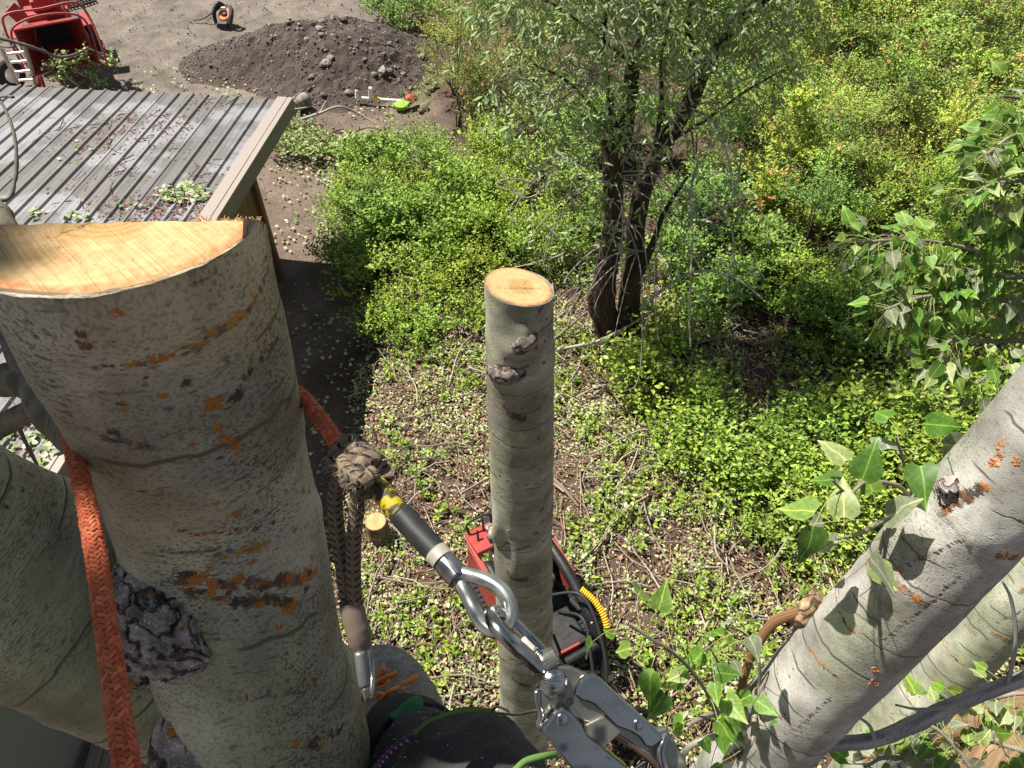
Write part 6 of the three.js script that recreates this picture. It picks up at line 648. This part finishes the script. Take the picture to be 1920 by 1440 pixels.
// --- wood chipper in the yard
const chip = thing('wood_chipper', 'red towed wood chipper with open feed hopper and discharge chute', 'wood chipper', [-10.3, 0, -17.1]); chip.rotation.y = 0.5;
{
  const a = put(chip);
  // hopper: flared, open towards +z
  const quad = (p, th = .03) => { const A = p.map((x) => V(x)), n = new THREE.Vector3().crossVectors(A[1].clone().sub(A[0]), A[3].clone().sub(A[0])).normalize().multiplyScalar(th), B = A.map((x) => x.clone().add(n)), pos = [], f = (q) => { for (const i of [0, 1, 2, 0, 2, 3]) pos.push(q[i].x, q[i].y, q[i].z); }; f(A); f([...B].reverse()); for (let i = 0; i < 4; i++) f([A[(i + 1) % 4], A[i], B[i], B[(i + 1) % 4]]); const g = new THREE.BufferGeometry(); g.setAttribute('position', new THREE.Float32BufferAttribute(pos, 3)); g.setAttribute('uv', new THREE.Float32BufferAttribute(new Float32Array(pos.length / 3 * 2).map((_, i) => pos[Math.floor(i / 2) * 3 + (i % 2) * 2]), 2)); g.computeVertexNormals(); return g; };
  const h = a('hopper_floor', quad([[-.66, .62, 1.3], [.66, .62, 1.3], [.34, .7, .1], [-.34, .7, .1]]), mRedDull);
  a('hopper_side', quad([[-.66, .62, 1.3], [-.34, .7, .1], [-.34, 1.25, .1], [-.66, 1.5, 1.05]]), mRed); a('hopper_side', quad([[.66, .62, 1.3], [.66, 1.5, 1.05], [.34, 1.25, .1], [.34, .7, .1]]), mRed); a('hopper_top', quad([[-.66, 1.5, 1.05], [-.34, 1.25, .1], [.34, 1.25, .1], [.66, 1.5, 1.05]]), mRed); a('hopper_back', bx(.7, .6, .04, 0, .95, .08), mBlack);
  a('hopper_lip', limb([[-.67, .6, 1.32], [-.67, 1.52, 1.06], [.67, 1.52, 1.06], [.67, .6, 1.32]], [.022], { nu: 8, nv: 60 }), mRed, h); a('feed_bail', limb([[-.78, .75, 1.2], [-.8, 1.5, .95], [-.72, 1.72, .86], [0, 1.74, .86], [.72, 1.72, .86], [.82, 1.5, .98], [.84, 1.0, 1.35], [.8, .6, 1.55]], [.025], { nu: 8, nv: 70 }), mRed);
  a('feed_housing', bx(.78, .7, .6, 0, 1.05, -.22, 0, 0, 0, .03), mRed); a('feed_cover', bx(.5, .26, .42, .05, 1.5, -.2, 0, 0, 0, .03), mRed); a('top_box', bx(.42, .3, .34, .1, 1.72, .1, .15, 0, 0, .02), mRed); a('side_flag', bx(.05, .5, .2, .55, 1.8, .5, 0, 0, -.15, .01), mRed); a('side_flag', bx(.28, .32, .05, -.5, 1.6, .45, -.2, .4, .5, .01), mRed);
  { const g = new THREE.CylinderGeometry(.52, .52, .36, 32); g.rotateZ(Math.PI / 2); g.translate(.05, 1.0, -.8); a('drum_housing', g, mRed); }
  a('chute', limb([[.05, 1.3, -.9], [.05, 1.9, -.95], [.04, 2.5, -.98], [0, 2.85, -1.05], [-.1, 3.0, -1.4]], [.15, .14, .13, .13, .13], { nu: 6, nv: 30 }), mRed); a('chute_deflector', quad([[.1, 1.85, -.5], [.62, 1.75, -.35], [.62, 1.85, -.75], [.1, 1.95, -.85]], .05), mOrange); a('deflector_flap', quad([[.1, 1.82, -.48], [.1, 1.65, -.5], [.62, 1.6, -.35], [.62, 1.73, -.33]], .03), mRed);
  a('engine_cover', bx(.9, .8, 1.2, -.05, 1.15, -1.9, 0, 0, 0, .04), mRed); a('radiator', bx(.7, .7, .12, -.05, 1.2, -2.56, 0, 0, 0, .01), mBlack); a('engine_block', bx(.6, .3, .8, -.15, 1.68, -1.8, 0, 0, 0, .03), mBlack); a('muffler', rod([.2, 1.55, -2.0], [.2, 1.95, -2.0], .06, 12), mDarkMetal);
  a('frame', bx(.9, .12, 2.9, 0, .5, -1.2, 0, 0, 0, .01), mRedDull); a('tow_bar', rod([0, .5, -2.6], [0, .45, -3.9], .06, 10), mRedDull); a('support_leg', rod([-.55, .6, .9], [-.62, .02, 1.0], .035, 8), mRed); a('support_leg', rod([-.3, 1.2, .2], [-.72, .1, .7], .045, 8), mRed);
  for (const s of [-1, 1]) { const g = new THREE.TorusGeometry(.26, .1, 12, 28); g.rotateY(Math.PI / 2); g.translate(s * .72, .36, -.9); const w = a('tyre', g, mRubber); const r2 = new THREE.CylinderGeometry(.19, .19, .12, 20); r2.rotateZ(Math.PI / 2); r2.translate(s * .72, .36, -.9); a('rim', r2, mBright, w); a('fender', bx(.26, .03, .8, s * .72, .78, -.9, 0, 0, 0, .01), mRed); }
  a('decal', bx(.14, .1, .004, .2, 1.52, .02), mWhite); a('decal', bx(.004, .16, .2, .205, 2.2, -.97), mWhite);
}
// tilted trolley wheel and ladder propped beside the hopper
{
  const t = thing('ladder', 'short aluminium ladder with bright rungs propped by the chipper', 'ladder', [-10.9918,0,-16.5595]); const L0 = V([-9.7377,1.8207,-14.3082]), L1 = V([-9.3108,1.8549,-14.3458]), B0 = V([-11.028,0.15,-16.1472]), B1 = V([-10.6679,0.15,-16.198]); const mRail = std({ color: lin(.42, .41, .38), metalness: .6, roughness: .45 });
  for (const [A, B] of [[L0, B0], [L1, B1]]) { const d = B.clone().sub(A), g = new THREE.BoxGeometry(.075, d.length(), .05); g.applyQuaternion(new THREE.Quaternion().setFromUnitVectors(V(0, 1, 0), d.clone().normalize())); g.translate((A.x + B.x) / 2, (A.y + B.y) / 2, (A.z + B.z) / 2); obj('rail', g, mRail, t); }
  for (const k of [.16, .36, .6, .83]) obj('rung', rod(L0.clone().lerp(B0, k).toArray(), L1.clone().lerp(B1, k).toArray(), .027, 10), mBright, t);
  const wt = thing('trailer_wheel', 'small black tyre with bright rim under the ladder', 'wheel', [-11.5263,0,-16.7696]); { const g = new THREE.TorusGeometry(.24, .09, 12, 28); g.rotateY(1.1); const c = V([-11.2142,0.33,-16.3344]); g.translate(c.x, c.y, c.z); obj('tyre', g, mRubber, wt); const g2 = new THREE.CylinderGeometry(.17, .17, .1, 20); g2.rotateX(Math.PI / 2); g2.rotateY(1.1); g2.translate(c.x, c.y, c.z); obj('rim', g2, mBright, wt); }
}
// two perforated loading ramps
for (const [A, B, lb] of [[[-12.7753,0.06,-20.8044], [-12.1289,0.06,-21.5341], 'black open-grid steel ramp lying nearer the chipper engine'], [[-12.3982,0.06,-20.4525], [-11.3729,0.06,-21.3853], 'black open-grid steel ramp lying outside the other ramp']]) {
  const t = thing('loading_ramp', lb, 'ramp', A, 'loading ramps'), a = V(A), b = V(B), d = b.clone().sub(a), n = V(-d.z, 0, d.x).normalize().multiplyScalar(.16);
  for (const s of [-1, 0, 1]) obj('rail', rod(a.clone().addScaledVector(n, s).toArray(), b.clone().addScaledVector(n, s).toArray(), .025, 6), mDarkMetal, t);
  for (let k = 0; k <= 16; k++) { const p = a.clone().addScaledVector(d, k / 16); obj('cross_bar', rod(p.clone().add(n).toArray(), p.clone().sub(n).toArray(), .02, 6), mDarkMetal, t); }
}
// cut branches fed into the hopper
{
  const t = thing('cut_branches', 'leafy cut branches hanging out of the chipper hopper', 'branches', [-10.4056,0,-16.7696]), r = rng(909), L = [], m = std({ color: lin(.5, .46, .38) });
  const c0 = [-9.7881,0.75,-15.9917];
  for (const [p, rr] of [[[c0, [-9.7758,0.5,-15.9723], [-9.6913,0.15,-16.1472]], .045], [[c0, [-9.5226,0.75,-15.9917], [-9.241,0.9,-16.1747], [-9.1224,1,-16.1558]], .03], [[c0, [-9.6364,0.5,-16.1511], [-9.4719,0.3,-16.2688]], .035], [[c0, [-9.9158,0.9,-15.9923], [-10.1559,1,-16.2086]], .03], [[c0, [-9.8269,0.4,-15.9311], [-9.9866,0.1,-16.1737]], .03], [[[-9.926,0.9,-15.6107], [-9.8891,0.7,-15.8462], [-10.2135,0.6,-15.635]], .02], [[c0, [-9.3727,1,-15.6908], [-9.0171,1.1,-15.6681]], .02]]) obj('branch', limb(p, [rr, rr * .5], { nu: 7, nv: 20, amp: .15, fr: 6 }), m, t);
  for (const [p, R, n] of [[[-9.863,0.7,-15.9224], .25, 26], [[-9.6083,0.8,-15.8305], .25, 20], [[-9.895,0.5,-15.9217], .3, 30], [[-9.634,0.6,-15.9611], .25, 16], [[-9.1907,0.9,-16.0441], .2, 10], [[-9.415,0.3,-16.5291], .22, 14], [[-9.1425,0.5,-16.8933], .25, 14], [[-9.0313,0.4,-16.71], .15, 8], [[-9.3043,0.3,-16.1407], .25, 14], [[-9.4721,0.7,-16.102], .2, 10], [[-9.1376,0.2,-16.2219], .2, 8]]) for (let k = 0; k < n; k++) shoot(L, r, V(p).addScaledVector(sph(r), R * r()), sph(r), 6, .22, .07, PAL.pale.concat(PAL.mid), .9);
  scatter('foliage', LEAF.delta, MLEAF, L, t);
  for (const p of [[[-9.1339,1,-16.1558], [-9.125,0.7,-16.5764], [-9.1425,0.5,-16.8933], [-9.0061,0.35,-16.6858]], [[-9.5191,0.35,-16.2918], [-9.2642,0.3,-16.1918], [-9.0499,0.2,-16.1455]]]) obj('branch', limb(p, [.02, .01], { nu: 6, nv: 16 }), m, t);
}
// --- backpack blower on the gravel
{
  const t = thing('backpack_blower', 'black and orange backpack leaf blower lying on the yard', 'blower', [-7.3647,0,-19.8894]); t.rotation.y = -.3; t.scale.setScalar(.85); const a = put(t);
  a('back_frame', limb([[-.26, .05, .2], [-.3, .35, .1], [-.2, .55, -.1], [-.05, .4, -.2]], [.05, .07, .06, .05], { nu: 10, nv: 30 }), mBlack); a('harness_pad', limb([[.22, .06, .2], [.3, .3, .15], [.26, .45, .0], [.14, .5, -.1]], [.05, .07, .07, .05], { nu: 10, nv: 30 }), std({ color: lin(.06, .065, .065), roughness: .9 }));
  { const g = new THREE.TorusGeometry(.15, .075, 12, 28); g.rotateX(-.9); g.translate(0, .26, 0); a('fan_housing', g, mOrange); const g2 = new THREE.SphereGeometry(.1, 16, 10); g2.scale(1, .6, 1); g2.translate(.02, .3, .02); a('engine_cover', g2, mBlack); }
  a('fuel_tank', bx(.34, .14, .16, .03, .1, .26, .2, .1, 0, .03), mBlack); a('air_filter', bx(.14, .1, .1, -.06, .42, -.08, 0, .3, 0, .02), mBright); a('base_bar', rod([-.22, .03, .26], [.26, .03, .24], .03, 8), mBlack); a('red_knob', bx(.05, .05, .05, .1, .36, -.05, 0, 0, 0, .01), mRed);
  a('blower_tube', limb([[-.22, .4, -.05], [-.45, .28, .02], [-.75, .12, .12], [-1.05, .06, .2]], [.032, .026, .022, .02], { nu: 10, nv: 24 }), std({ color: lin(.1, .09, .085), roughness: .8 })); a('elbow_hose', limb([[-.12, .3, -.18], [-.24, .42, -.16], [-.28, .42, -.04]], [.05, .05, .045], { nu: 12, nv: 16, warp: (u, l) => .006 * Math.sin(l * 240) }), mDarkMetal);
}
// --- string trimmer on the soil at the foot of the pile
{
  const t = thing('string_trimmer', 'white-shafted string trimmer with lime guard and red motor at the pile foot', 'trimmer', [-2.8379,0,-15.7525]);
  obj('shaft', rod([-3.4161,0.14,-15.6459], [-2.4311,0.1,-15.5797], .034, 12), mWhite, t); obj('handle', rod([-3.401,0.14,-15.6216], [-3.3941,0.3,-15.6658], .034, 10), mWhite, t); obj('loop_handle', rod([-3.1088,0.14,-15.6216], [-3.0674,0.4,-15.5839], .036, 10), mWhite, t); obj('trigger', rod([-3.0215,0.2,-15.5506], [-2.8882,0.16,-15.5577], .032, 8), mYel, t);
  { const c = V([-2.4085,0.12,-15.4922]), sh = new THREE.Shape(); sh.absarc(0, 0, .19, -2.6, .4); const g = new THREE.ExtrudeGeometry(sh, { depth: .09, bevelEnabled: true, bevelSize: .015, bevelThickness: .015, bevelSegments: 1 }); g.rotateX(-1.0); g.translate(c.x, c.y, c.z); obj('guard', g, mLime, t); }
  obj('motor', limb([[-2.3467,0.14,-15.4768], [-2.2309,0.17,-15.5137], [-2.1477,0.15,-15.6017]], [.08, .11, .08], { nu: 16, nv: 12 }), std({ color: lin(.55, .03, .05), roughness: .5 }), t); obj('battery', rod([-2.1695,0.14,-15.5731], [-2.1091,0.12,-15.6614], .06, 10), mBlack, t);
}

renderer.render(scene, camera);
